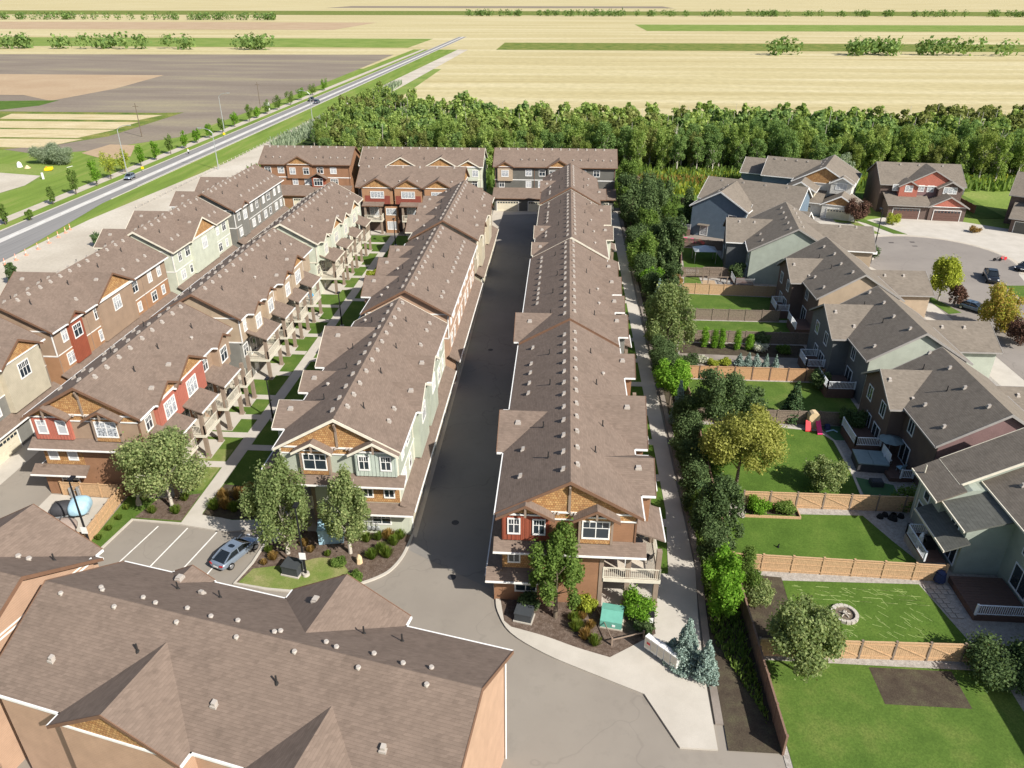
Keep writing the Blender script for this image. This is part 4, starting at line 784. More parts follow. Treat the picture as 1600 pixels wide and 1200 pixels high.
for i in range(60):
    x = r9.uniform(20.5, 30.5); y = 50.4 - (x - 20) * .02 - r9.choice([0, .5, 1.0, 1.5]); b.bar((x, y, .088), (x + r9.uniform(.3, 1.2), y - .05, .088), .035, .006)
tag(b.build('grass_clippings', plain('dry_clippings', (.36, .42, .16), .9)), kind='stuff')
sheet('yard_lawn', [(16.0, 52.6), (33.4, 52.2), (31.3, 57), (29.9, 60.6), (23.6, 60.4), (16.2, 60.4)], .085, M['lawnd']); sheet('vegetable_bed', rect(18.6, 23.7, 60.2, 61.6), .1, M['soil'])
sheet('yard_lawn', [(16.3, 61.8), (31.0, 62), (31.2, 67.4), (31.5, 74.3), (30.4, 76.5), (24, 77.2), (16.3, 77)], .085, M['lawnd']); strip('lawn_edging', [(26, 77), (30.2, 76.4), (31.4, 74.3), (31.25, 67.4), (30.9, 63.8)], .25, .16, M['concw'])
sheet('artificial_turf', [(31.4, 67.2), (31.05, 62), (34.4, 62), (34.8, 66)], .09, M['turf']); sheet('artificial_turf', [(30.5, 77.6), (31.5, 74.5), (33.2, 74.5), (33.4, 77.6)], .09, M['turf'])
sheet('yard_lawn', rect(16.5, 36.5, 78.4, 88.6), .085, M['lawn'])
sheet('yard_soil', [(16.3, 89.4), (35, 89.4), (35, 100.2), (17.5, 100.2)], .08, M['soil']); sheet('slate_path', [(16.5, 91.5), (22, 93.5), (29, 92.3), (34.6, 92.2), (34.6, 96), (29, 96), (24, 96.3), (17, 96.5)], .095, M['gutter'])
sheet('yard_lawn', [(17.5, 101.2), (37, 101.2), (37, 108.6), (18.6, 108.6)], .085, M['lawn']); sheet('yard_lawn', [(18.9, 109.6), (36, 109.6), (36, 119.2), (20.4, 120.2)], .085, M['lawn'])
sheet('yard_lawn', [(21, 121.2), (24.6, 121.2), (24.6, 128.4), (22, 128.4)], .085, M['lawn']); sheet('yard_lawn', [(22.3, 129.4), (31, 129.4), (30, 144.5), (23.8, 146)], .085, M['lawnd']); sheet('sand_box', rect(24.8, 27, 121.4, 127), .09, M['tanfield'])
sheet('patio', [(24, 147), (37, 143), (32, 160), (25.8, 163)], .08, M['slatep'] if 'slatep' in M else M['gutter']); sheet('yard_lawn', [(24.5, 164), (31, 163), (32, 177), (25, 185)], .08, M['lawn']); sheet('yard_lawn', [(22.5, 186), (36, 179), (38, 197), (19.5, 197)], .085, M['lawn'])
# cul de sac
sheet('concrete_ring', [(54.5, 168), (51.5, 155), (52, 140), (54.5, 128), (56.5, 118), (57, 80), (92, 80), (84, 118), (83.5, 130), (90, 142), (98, 152), (100, 160), (86, 170), (73, 172), (62, 166)], .07, M['concw'])
ring = [(70 + 14.3 * math.cos(t), 142 + 14.6 * math.sin(t)) for t in np.linspace(R_(-35), R_(205), 30)]
sheet('street_asphalt', ring + [(59.2, 128), (60.5, 118), (60.8, 80), (81, 80), (80, 118), (80.3, 128)], .085, M['asphalt3'])
ring2 = [(70 + 14.9 * math.cos(t), 142 + 15.2 * math.sin(t)) for t in np.linspace(R_(-33), R_(203), 30)]; strip('gutter', ring2, .9, .10, M['concrete'], .03)
for p in (rect(70.2, 71.1, 152.2, 152.9), rect(65.8, 66.8, 151.6, 152.2), rect(69.6, 70.6, 149.6, 150.1)): sheet('manhole_grate', p, .092, M['dtrim'])
sheet('street_lawn', [(64.2, 169), (66.5, 170.5), (71.8, 158), (69.2, 158.4), (66.2, 166)], .12, M['lawn'], thick=.05); sheet('street_lawn', [(62.6, 167.5), (64.6, 166.8), (66.4, 158.2), (64.6, 158)], .12, M['lawndry'], thick=.05)
sheet('street_lawn', [(60.0, 121.4), (61.4, 121.4), (63.2, 114.5), (61, 113.8)], .12, M['lawn'], thick=.05); sheet('street_lawn', [(76.2, 127.6), (82, 128), (84, 118), (75.6, 118)], .12, M['lawn'], thick=.05)
sheet('street_lawn', [(66, 186), (76, 186), (75, 200), (64, 200)], .08, M['lawn']); sheet('street_lawn', [(92, 172), (99, 172), (99, 200), (92, 200)], .08, M['lawn']); strip('foot_path', [(20, 201), (60, 208), (90, 209), (180, 205)], 2.6, .07, M['dirt'], .03)

# ------------------------------------------------------------------ fences
PANELS = {}
def panel_mesh(L, h, m, style):
    k = (round(L, 1), h, m, style); L = round(L, 1)
    if k not in PANELS:
        n = int(L / .145); w = L / n; b = MB(); r = random.Random(int(L * 10))
        for i in range(n): d = r.uniform(-.006, .006); b.box(i * w + .006, (i + 1) * w - .006, -.012 + d, .012 + d, .06, h - r.uniform(0, .012))
        c = MB(); c.box(0, L, -.07, .07, h, h + .05)
        if style != 'plain':
            for z in ((.35, h - .25) if style == 'x' else (.3, h * .55, h - .2)): c.box(0, L, -.055, -.013, z - .045, z + .045)
            if style == 'x': c.bar((.1, -.035, h - .3), (L - .1, -.035, .4), .04, .09)
        PANELS[k] = (b.mesh('fence_panel', M[m]), c.mesh('fence_rail', M[m]))
    return PANELS[k]
def fence(name, label, pts, h=1.8, m='fence', pm=None, style='plain', step=2.4, group='board fences between the yards'):
    r = empty(name, (*pts[0], 0), 0, label, 'fence', group); o0 = Vector((*pts[0], 0)); pm = pm or m
    k = ('post', h, pm)
    if k not in PANELS: p = MB(); p.box(-.07, .07, -.07, .07, 0, h + .12); p.box(-.09, .09, -.09, .09, h + .12, h + .15); PANELS[k] = p.mesh('post', M[pm])
    put('post', PANELS[k], r, (0, 0, 0))
    for a, c in zip(pts[:-1], pts[1:]):
        a = Vector((*a, 0)); c = Vector((*c, 0)); d = c - a; n = max(1, round(d.length / step)); ang = math.atan2(d.y, d.x)
        pa, pr = panel_mesh(d.length / n, h, m, style)
        for i in range(n):
            q = a + d * (i / n) - o0; o = put('fence_panel', pa, r, q, ang); put('fence_rail', pr, o); put('post', PANELS[k], r, a + d * ((i + 1) / n) - o0, ang)
    return r
fence('board_fence', 'long tan side fence running away from the bottom right of the walk', [(15.75, 34), (15.6, 54), (16.0, 70), (16.3, 86), (15.95, 95), (17.9, 104), (19.4, 118), (21.2, 128), (23.9, 147), (24.3, 166)], m='fenced')
fence('board_fence', 'tan fence with diagonal braces below the lawn with the fire pit', [(15.9, 42.4), (33.6, 42.9)], style='x', pm='fenceg')
fence('board_fence', 'tan fence with a middle rail above the lawn with the fire pit', [(15.8, 52.1), (33.6, 51.7)], style='mid')
fence('board_fence', 'tan fence with diagonal braces behind the striped green lawn and vegetable bed', [(18.6, 61.4), (34.0, 61.5), (36.6, 61.5)], style='x', pm='fenceg')
fence('board_fence', 'weathered grey fence behind the toy slide', [(16.2, 77.8), (35.4, 77.8)], m='fenceg', style='mid')
fence('board_fence', 'bright orange cedar fence in front of the blue spruce garden', [(16.3, 89.0), (34.4, 89.0)], m='fenceo', pm='fenced')
fence('board_fence', 'dark fence behind the row of five columnar cedars', [(17.4, 100.7), (36.4, 100.7)], m='fenceg', style='mid')
fence('board_fence', 'weathered grey board fence with wide posts behind the long narrow lawn', [(18.6, 109.0), (33.6, 109.0)], m='fenceg')
fence('board_fence', 'pale tan fence below the green gable wall house', [(20.4, 120.4), (36.6, 119.6)], m='fence')
fence('board_fence', 'short weathered fence behind the sand box', [(21.6, 128.6), (31.2, 128.2)], m='fenceg', style='mid')
fence('board_fence', 'weathered fence in front of the blue house', [(23.8, 146.6), (38.5, 142.6)], m='fenceg', style='mid')
fence('board_fence', 'dark low fence between the two far green lawns', [(24, 185.6), (31.2, 177.2)], h=1.5, m='fenceg', pm='black')
fence('board_fence', 'low wooden fence beside the covered trailer and the parking stalls', [(-45.6, 51.2), (-42.2, 51.3), (-42.7, 58.6)], h=1.6, m='fence', style='mid')
fence('board_fence', 'wooden fence across the back of the trailer pad at the red end block', [(-43.0, 58.6), (-49.0, 58.75)], h=1.6, m='fence', style='mid')
# wire fence along the dirt strip and thin fence by the woods
def wire_fence(label, p0, p1, n, h, m, name='wire_fence'):
    a = Vector((*p0, 0)); c = Vector((*p1, 0)); r = empty(name, a, 0, label, 'fence'); pm = MB(); pm.box(-.06, .06, -.06, .06, 0, h); me = pm.mesh('post', M[m])
    for i in range(n + 1): put('post', me, r, (c - a) * (i / n))
    w = MB(); [w.bar((0, 0, z), (c - a) + Vector((0, 0, z)), .03, .03) for z in (h * .4, h * .9)]; w.build('rail', M[m], r)
wire_fence('low pale post fence along the grass edge of the dirt strip', (-98.6, 168), (-97.5, 330), 56, .9, 'barkw')
wire_fence('thin dark metal fence between the red duplex and the woods', (60, 203.4), (126, 204.6), 22, 1.2, 'black', 'metal_fence')
fence('board_fence', 'dark tan yard fence beside the red duplex', [(93.5, 176), (93.5, 190)], m='fenced')

# ------------------------------------------------------------------ foliage
def leaves(name, lobes, n, size, seed, m, zmin=.1, shell=.55, aspect=1.0, up=.3, drop=None):
    n = int(n * 1.7); size *= .78
    r = np.random.RandomState(seed); L = np.array(lobes, float); w = (L[:, 3] * L[:, 4] * L[:, 5]) ** (2 / 3); idx = r.choice(len(L), n, p=w / w.sum())
    d = r.normal(size=(n, 3)); d /= np.linalg.norm(d, axis=1)[:, None]
    rad = shell + (1 - shell) * r.rand(n) ** .7; rad *= 1 + .2 * r.normal(size=n)
    c = L[idx, :3] + d * rad[:, None] * L[idx, 3:6]; c[:, 2] = np.maximum(c[:, 2], zmin + .3 * r.rand(n))
    nr = d * .8 + r.normal(size=(n, 3)) * .7 + np.array([0, 0, up]); nr /= np.linalg.norm(nr, axis=1)[:, None]
    a = np.cross(nr, r.normal(size=(n, 3))); a /= np.linalg.norm(a, axis=1)[:, None]; bb = np.cross(nr, a)
    s = size * (.55 + .9 * r.rand(n))[:, None]; a *= s * .5 * aspect; bb *= s * .5
    V = np.stack([c - a, c - bb * .8, c + a, c + bb * .8], 1).reshape(-1, 3)
    return quads(name, V, m)
def quads(name, V, m):
    n = len(V) // 4; me = bpy.data.meshes.new(name); me.vertices.add(len(V)); me.vertices.foreach_set('co', V.astype(np.float32).ravel())
    me.loops.add(4 * n); me.loops.foreach_set('vertex_index', np.arange(4 * n, dtype=np.int32)); me.polygons.add(n); me.polygons.foreach_set('loop_start', np.arange(0, 4 * n, 4, dtype=np.int32))
    me.materials.append(m); me.update(); return me
def crown_lobes(kind, h, r, seed):
    q = random.Random(seed); L = []
    if kind == 'round':
        L.append((0, 0, h * .56, r * .5, r * .5, h * .24))
        for i in range(26):
            a = q.uniform(0, 6.28); e = q.uniform(-.75, 1); k = r * q.uniform(.14, .36); L.append((math.cos(a) * r * .68 * math.sqrt(max(.05, 1 - e * e * .7)), math.sin(a) * r * .68 * math.sqrt(max(.05, 1 - e * e * .7)), h * (.58 + .3 * e), k, k, k * 1.05))
    elif kind == 'oval':
        L.append((0, 0, h * .54, r * .42, r * .42, h * .32))
        for i in range(24):
            z = q.uniform(.22, .93); rr = r * .62 * math.sin(math.pi * min(1, (z - .1) / .95)) ** .7; a = q.uniform(0, 6.28); k = r * q.uniform(.13, .34); rr *= q.uniform(.75, 1.2); L.append((math.cos(a) * rr, math.sin(a) * rr, h * z, k, k, k * 1.5))
    elif kind == 'cone':
        for i in range(11):
            z = .07 + .083 * i; rr = r * (1 - z) ** .85
            L.append((0, 0, h * z, rr * .75, rr * .75, h * .06))
            for j in range(6): a = q.uniform(0, 6.28); L.append((math.cos(a) * rr * .72, math.sin(a) * rr * .72, h * (z - .01), rr * .3, rr * .3, h * .035))
    elif kind == 'column':
        for i in range(9): z = .1 + .1 * i; rr = r * math.sin(math.pi * (.12 + .8 * z)) ** .5; L.append((q.uniform(-.1, .1) * r, q.uniform(-.1, .1) * r, h * z, rr * .9, rr * .9, h * .1))
    elif kind == 'bush':
        L.append((0, 0, h * .42, r * .7, r * .7, h * .38))
        for i in range(9): a = q.uniform(0, 6.28); k = r * q.uniform(.25, .42); L.append((math.cos(a) * r * .6, math.sin(a) * r * .6, h * q.uniform(.25, .75), k, k, k * .9))
    elif kind == 'spray':   # feathery upright limbs
        for i in range(36):
            a = q.uniform(0, 6.28); e = q.uniform(.12, 1); rr = r * q.uniform(.2, .85) * math.sin(math.pi * (.2 + .7 * e)); k = r * q.uniform(.13, .24); L.append((math.cos(a) * rr, math.sin(a) * rr, h * (.2 + .74 * e), k, k, k * 2.2))
    return L
def trunk_mesh(h, r, seed, m, kind):
    q = random.Random(seed + 5); b = MB(); t = max(.05, h * .014)
    if kind == 'bush':
        for i in range(5): a = q.uniform(0, 6.28); b.tube((0, 0, 0), (math.cos(a) * r * .35, math.sin(a) * r * .35, h * .5), .04, .015, 5)
    else:
        top = h * (.9 if kind in ('cone', 'column') else .62); b.tube((0, 0, 0), (0, 0, h * .3), t * 1.5, t, 8); b.tube((0, 0, h * .3), (q.uniform(-.1, .1), 0, top), t, t * .3, 7)
        if kind not in ('cone', 'column'):
            for i in range(9): a = q.uniform(0, 6.28); z = h * q.uniform(.22, .5); b.tube((0, 0, z), (math.cos(a) * r * .62, math.sin(a) * r * .62, z + h * q.uniform(.15, .32)), t * .5, t * .12, 5)
    return b.mesh('trunk', m)
def tree(name, label, cat, x, y, h, r, kind, m, n=3500, size=.32, bark='bark', z=.05, seed=None, group=None, asp=1.0, up=.3, shell=.5):
    seed = seed if seed is not None else int(abs(x * 13 + y * 7)); o = empty(name, (x, y, z), 0, label, cat, group)
    put('trunk', trunk_mesh(h, r, seed, M[bark], kind), o); put('crown', leaves('crown', crown_lobes(kind, h, r, seed), n, size, seed, M[m], aspect=asp, up=up, shell=shell), o); return o
tree('birch_tree', 'broad pale green tree in front of the red and brown end block', 'tree', -37.0, 57.2, 9.0, 4.0, 'round', 'l_ash', 12000, .27, 'barkw')
tree('ash_tree', 'spreading grey green tree beside the parked silver car', 'tree', -23.6, 51.5, 9.9, 3.5, 'spray', 'l_ash', 7500, .26, 'barkw')
tree('ash_tree', 'green tree with pale trunk in the bark bed of the sage end block', 'tree', -18.0, 51.9, 8.8, 2.8, 'spray', 'l_ash', 7500, .25, 'barkw')
tree('elm_tree', 'tall green tree against the front of the brown and red end block', 'tree', .5, 45.3, 9.2, 2.6, 'spray', 'l_mid', 7500, .26)
tree('plum_tree', 'large glossy green tree between the walk and the tan side fence', 'tree', 13.5, 46.0, 6.9, 2.0, 'oval', 'l_bright', 7000, .24)
tree('elm_tree', 'dark feathery tree beside the fence left of the striped lawn', 'tree', 14.9, 55.3, 6.8, 2.7, 'spray', 'l_dark', 7500, .26)
tree('willow_tree', 'golden yellow round tree left of the lawn with the toy slide', 'tree', 18.6, 64.6, 9.6, 4.1, 'round', 'l_yel', 13000, .26)
tree('willow_tree', 'dark tree above the golden yellow tree behind the orange fence', 'tree', 17.9, 74.0, 9.0, 3.0, 'round', 'l_dark', 7000, .27)
tree('elm_tree', 'dark green tree behind the golden tree beside the weathered fence', 'tree', 22.4, 77.0, 5.2, 2.2, 'round', 'l_dark', 3500, .27)
tree('poplar_tree', 'large grey green tree leaning over the walk near the narrow lawns', 'tree', 15.0, 95.5, 10.0, 4.2, 'spray', 'l_ash', 9000, .32)
tree('poplar_tree', 'rounded blue green tree right of the walk between the two grey fences', 'tree', 17.8, 113.6, 7.4, 2.3, 'oval', 'l_dark', 4000, .3)
tree('poplar_tree', 'feathery mid green tree by the far half of the walk', 'tree', 14.6, 128.6, 7.2, 3.4, 'spray', 'l_mid', 6000, .32)
tree('poplar_tree', 'tallest dark tree of the clump right of the far walk', 'tree', 17.6, 146.0, 12.2, 3.9, 'oval', 'l_dark', 7000, .4)
tree('poplar_tree', 'dark narrow tree left in the clump at the far end of the walk', 'tree', 14.3, 153.5, 10.3, 2.8, 'oval', 'l_dark', 4500, .4)
tree('poplar_tree', 'dark tree tucked against the corner of the far dark grey block', 'tree', 14.6, 172.5, 9.0, 2.9, 'round', 'l_dark', 4000, .42)
tree('chokecherry_tree', 'bright green leafy tree beside the walk below the orange fence', 'tree', 13.9, 81.5, 6.4, 2.5, 'round', 'l_bright', 5500, .27)
tree('chokecherry_tree', 'small bright green tree right of the far walk below the sand box', 'tree', 15.6, 121.0, 4.4, 2.3, 'round', 'l_bright', 2800, .3)
tree('spruce_tree', 'slim blue spruce beside the walk left of the dark shrubs', 'tree', 14.2, 77.0, 6.2, 1.1, 'cone', 'l_spruce', 3600, .2)
tree('spruce_tree', 'slim blue spruce half hidden behind the far walk trees', 'tree', 15.6, 112.6, 5.5, 1.2, 'cone', 'l_spruce', 2200, .24)
tree('spruce_tree', 'taller of the two blue spruces beside the mailboxes', 'tree', 10.2, 41.0, 5.0, 1.45, 'cone', 'l_spruce', 9000, .15, z=.15)
tree('spruce_tree', 'shorter of the two blue spruces nearest the side fence', 'tree', 11.5, 39.9, 4.0, 1.2, 'cone', 'l_spruce', 7000, .15, z=.15)
tree('spruce_tree', 'spreading low blue spruce at the back left of the mailboxes', 'tree', 9.4, 41.6, 2.2, 1.2, 'cone', 'l_spruce', 3600, .15, z=.15)
tree('fruit_tree', 'low grey green shrub tree on the lawn below the hot tub', 'tree', 27.2, 64.6, 3.6, 2.2, 'round', 'l_ash', 5000, .24)
tree('lilac_tree', 'big dark round tree at the bottom centre right beside the fire pit lawn', 'tree', 18.4, 41.2, 6.2, 2.9, 'round', 'l_ash', 12000, .25)
tree('pine_tree', 'layered green pine in front of the weathered fence left of the toy slide', 'tree', 27.8, 78.9, 5.4, 1.7, 'cone', 'l_pine', 3800, .24)
tree('hedge_shrub', 'round dark bush right of the toy slide against the dark umber house', 'shrub', 33.9, 76.8, 3.2, 1.7, 'bush', 'l_dark', 2600, .24)
tree('hedge_shrub', 'round bush beside the deck stairs of the slate grey house', 'shrub', 33.2, 87.2, 2.8, 1.5, 'bush', 'l_dark', 2200, .24)
tree('aspen_tree', 'very slim upright tree left of the blue house', 'tree', 27.1, 163.0, 8.2, 1.2, 'column', 'l_dark', 1800, .35)
tree('hedge_shrub', 'mass of dark bushes at the bottom right corner below the sage house', 'shrub', 33.4, 41.4, 3.0, 2.8, 'bush', 'l_dark', 6000, .24)
tree('hedge_shrub', 'dark bush behind the sage house corner fence', 'shrub', 37.4, 41.6, 2.6, 2.2, 'bush', 'l_dark', 3500, .24)
tree('maple_tree', 'bright lime green tree beside the cul de sac', 'tree', 61.8, 119.6, 7.0, 2.8, 'oval', 'l_lime', 5500, .34, 'barkw')
tree('maple_tree', 'lime tree turning orange at the top near the right picture edge', 'tree', 65.0, 107.6, 6.6, 3.2, 'oval', 'l_red', 5500, .34)
tree('shrub_tree', 'small dark leafy tree beside the street lamp of the cul de sac', 'tree', 58.6, 142.6, 2.9, 1.9, 'bush', 'l_dark', 1800, .3)
tree('shrub_tree', 'bronze leaved shrub behind the lime green tree', 'tree', 63.2, 117.0, 3.4, 1.5, 'spray', 'l_bronze', 1500, .3)
tree('shrub_tree', 'bronze leaved shrub behind the tree turning orange', 'tree', 65.9, 102.2, 4.0, 2.4, 'round', 'l_bronze', 2500, .3)
tree('ornamental_tree', 'dark bronze tree in front of the white house beside the driveway', 'tree', 63.6, 166.0, 5.4, 2.7, 'round', 'l_bronze', 3000, .35)
tree('ornamental_tree', 'silver grey tree at the edge of the woods behind the white house', 'tree', 72.6, 203.0, 7.4, 3.0, 'oval', 'l_silver', 4000, .4)
tree('hedge_shrub', 'pale green round shrub beside the brown garage doors', 'shrub', 71.4, 165.6, 2.8, 1.7, 'bush', 'l_lime', 1500, .28)
tree('hedge_shrub', 'yellow brown low shrub in the concrete of the cul de sac', 'shrub', 86.5, 160.5, 1.2, 1.3, 'bush', 'l_orange', 700, .25)
for lb, x, y, h, r, m in (('full dark tree behind the gazebo fence corner', 20.6, 137, 8.2, 3.2, 'l_dark'), ('broad mid green tree left of the pink loungers', 20.8, 150, 9.4, 3.6, 'l_mid'), ('tall dark tree left of the slim upright tree', 21.0, 161, 9.6, 3.4, 'l_dark'), ('wide dark tree before the small tan shed', 19.6, 172, 8.6, 3.4, 'l_dark'), ('olive tree at the kerb opposite the last block', 16.4, 143.0, 8.6, 3.0, 'l_mid'), ('dark tree between the third block and the gazebo', 18.8, 130.4, 6.4, 2.6, 'l_dark'), ('mid green tree at the meadow end of the walk', 15.6, 186, 8.6, 3.0, 'l_mid')): tree('poplar_tree', lb, 'tree', x, y, h, r, 'oval', m, 4200, .4)
for i, (x, y, h) in enumerate(((20.8, 98.8, 3.2), (22.1, 98.5, 3.0), (23.1, 98.5, 3.2), (25.2, 98.2, 3.1), (26.9, 98.2, 2.6))):
    tree('cedar_shrub', ['leftmost of the five columnar cedars against the dark fence', 'second columnar cedar from the left against the dark fence', 'middle columnar cedar of the five against the dark fence', 'fourth columnar cedar from the left against the dark fence', 'rightmost and shortest of the five columnar cedars'][i], 'shrub', x, y, h, .62, 'column', 'l_bright', 1500, .16, group='columnar cedars along the dark fence')
tree('cedar_shrub', 'tall narrow cedar just inside the side fence by the fire pit lawn', 'shrub', 16.6, 50.6, 3.8, .8, 'column', 'l_mid', 2800, .16); tree('cedar_shrub', 'brownish cedar second along the side fence beside the fire pit lawn', 'shrub', 16.7, 48.6, 3.0, .8, 'column', 'l_mid', 2200, .16)
for i, (x, y) in enumerate(((24.6, 93.2), (25.8, 93.4), (26.8, 93.2), (28.1, 93.1), (29.3, 92.9))):
    tree('dwarf_spruce', ['leftmost dwarf blue spruce behind the orange fence', 'second dwarf blue spruce from the left behind the orange fence', 'middle dwarf blue spruce behind the orange fence', 'fourth dwarf blue spruce behind the orange fence', 'rightmost dwarf blue spruce behind the orange fence'][i], 'shrub', x, y, 2.0, .9 if i < 3 else .6, 'cone', 'l_spruce', 1000, .16, group='dwarf spruces behind the orange fence')
SH = [('white flowering plant left of the dwarf spruces', 19.7, 93.6, 1.1, .9, 'l_flower'), ('yellow green plant right of the white flowering plant', 21.2, 93.0, .9, .9, 'l_lime'), ('low lime plant at the left end of the dwarf spruces', 22.8, 93.4, .9, .9, 'l_lime'), ('hydrangea with white flowers left of its pair by the dark fence', 28.4, 97.8, 1.5, 1.2, 'l_flower'), ('hydrangea with white flowers nearest the slate grey house', 31.4, 97.4, 1.4, 1.1, 'l_mid'),
      ('dense dark shrub at the right end of the cedar row', 29.0, 99.4, 2.4, 1.2, 'l_dark'), ('dark shrub under the orange fence garden corner', 17.6, 91.5, 2.4, 1.7, 'l_dark'), ('loose green shrub left of the vegetable bed', 17.0, 48.0, 2.6, 1.4, 'l_ash'), ('tall bean plants in the vegetable bed', 20.0, 60.7, 1.7, 1.3, 'l_bright'), ('leafy tomato plants at the right end of the vegetable bed', 22.4, 60.8, 1.4, 1.2, 'l_mid'),
      ('round bright shrub left of the green utility box', 3.0, 46.2, 1.7, 1.0, 'l_lime'), ('wide green shrub below the corner balcony', 7.1, 45.9, 2.3, 1.7, 'l_bright'), ('dark low shrub behind the mailbox post', 7.6, 44.6, 1.2, 1.1, 'l_dark'), ('dark shrub against the ground window of the brown end block', -1.6, 46.0, 1.6, 1.0, 'l_dark'), ('shade plant along the mulch strip behind the tall spruce', 13.9, 60.4, 2.6, 1.5, 'l_dark'),
      ('low shrub right of the garden walk entrance', -28.4, 58.8, 1.3, 1.6, 'l_mid'), ('golden shrub at the far end of the garden walk', -31.9, 122, 2.2, 1.4, 'l_lime'), ('dark hedge at the sage block side of the garden walk', -27.6, 66.5, 2.4, 2.0, 'l_mid'), ('small dark bush on the edge of the island lawn', -16.8, 48.4, .9, .8, 'l_mid'), ('low green bush left of the stone in the bark bed', -18.6, 50.2, .8, .7, 'l_mid'),
      ('grey green wild bush left of its twin by the yellow tent', -151.2, 216.5, 5.6, 4.0, 'l_silver'), ('grey green wild bush right of its twin by the yellow tent', -145.6, 215.2, 5.8, 3.8, 'l_silver'), ('small juniper in the pale dirt by the outer row', -91.3, 139, 3.4, 1.1, 'l_pine'), ('young dark tree in the dirt at the left picture edge', -93.6, 117, 4.6, 1.0, 'l_dark'), ('bush at the end of the dirt strip beside the brown block', -77.5, 176, 3.2, 1.7, 'l_lime'),
      ('dark bush between the two far lawns', 25.6, 166.0, 2.4, 2.0, 'l_mid'), ('round orange grass clump behind the grey side fence', 20.0, 124.0, 2.2, 1.5, 'l_orange'), ('sprawling leafy shrub beside the H shaped deck of the umber house', 34.6, 62.8, 1.4, 1.8, 'l_mid'), ('dark strip shrub in the shade of the bottom right side fence', 14.2, 50.8, 2.0, 1.2, 'l_dark'), ('leafy shrub along the side fence left of the golden tree', 14.2, 66.5, 4.4, 1.8, 'l_dark'),
      ('dark shrub mass along the side fence under the dark feathery tree', 14.6, 60.8, 3.0, 1.5, 'l_pine'), ('shrub against the side fence between the bright tree and the grey green tree', 14.6, 88.5, 4.0, 1.8, 'l_mid'), ('bushy growth right of the walk below the tallest dark tree', 15.6, 138.5, 5.4, 2.4, 'l_dark'), ('leafy growth by the side fence at the gold tree foot', 17.4, 68.8, 5.2, 2.4, 'l_mid'), ('dark growth between the tallest dark tree and the narrow one', 17.4, 160, 6.8, 2.8, 'l_dark'), ('small feathery bush right of the far lawn chairs', 30.8, 127.5, 3.6, 1.4, 'l_dark')]
SH += [('tall shrub thicket beside the walk, %s' % w, x, y, h * 1.22, r * 1.1, m) for w, x, y, h, r, m in (('left of the striped lawn corner', 14.3, 52.4, 4.2, 1.5, 'l_dark'), ('under the dark feathery tree', 14.5, 58.2, 4.0, 1.5, 'l_mid'), ('before the slim blue spruce', 14.2, 70.5, 5.0, 1.7, 'l_dark'), ('right of the slim blue spruce', 15.0, 75.4, 5.0, 1.8, 'l_dark'), ('above the bright leafy tree', 14.2, 85.0, 5.0, 1.7, 'l_dark'), ('at the foot of the leaning grey green tree', 13.9, 91.6, 4.6, 1.7, 'l_dark'), ('above the leaning grey green tree', 14.3, 100, 5.0, 1.9, 'l_ash'), ('in front of the rounded blue green tree', 14.6, 106, 5.2, 2.0, 'l_dark'), ('behind the rounded blue green tree', 15.2, 117, 5.0, 2.0, 'l_dark'), ('before the tallest dark tree', 15.6, 133.6, 6.0, 2.4, 'l_mid'), ('behind the feathery mid green tree', 17.0, 141, 6, 2.4, 'l_dark'), ('at the far narrow tree', 15.2, 160, 7, 2.6, 'l_dark'), ('nearest the garden shed', 16.5, 181, 6.5, 2.7, 'l_dark'), ('beside the far corner of the last block', 15.0, 166, 7, 2.5, 'l_mid'), ('between the mulch kerb and the striped lawn', 13.9, 49.0, 3.6, 1.4, 'l_mid'), ('left of the golden tree trunk', 13.9, 62.8, 4.4, 1.5, 'l_dark'), ('at the spruce and the bright leafy tree', 13.9, 88.6, 4.6, 1.6, 'l_dark'), ('under the feathery mid green tree', 14.4, 125, 5.2, 2.2, 'l_dark'), ('opposite the third block', 14.6, 137.5, 6.4, 2.4, 'l_dark'))]
for lb, x, y, h, r, m in SH:
    lb = lb.replace('H shaped ', ''); tree('shrub', lb, 'shrub', x, y, h, r, 'bush', m, int(900 + 420 * r * h), .2 if y < 100 else .3)
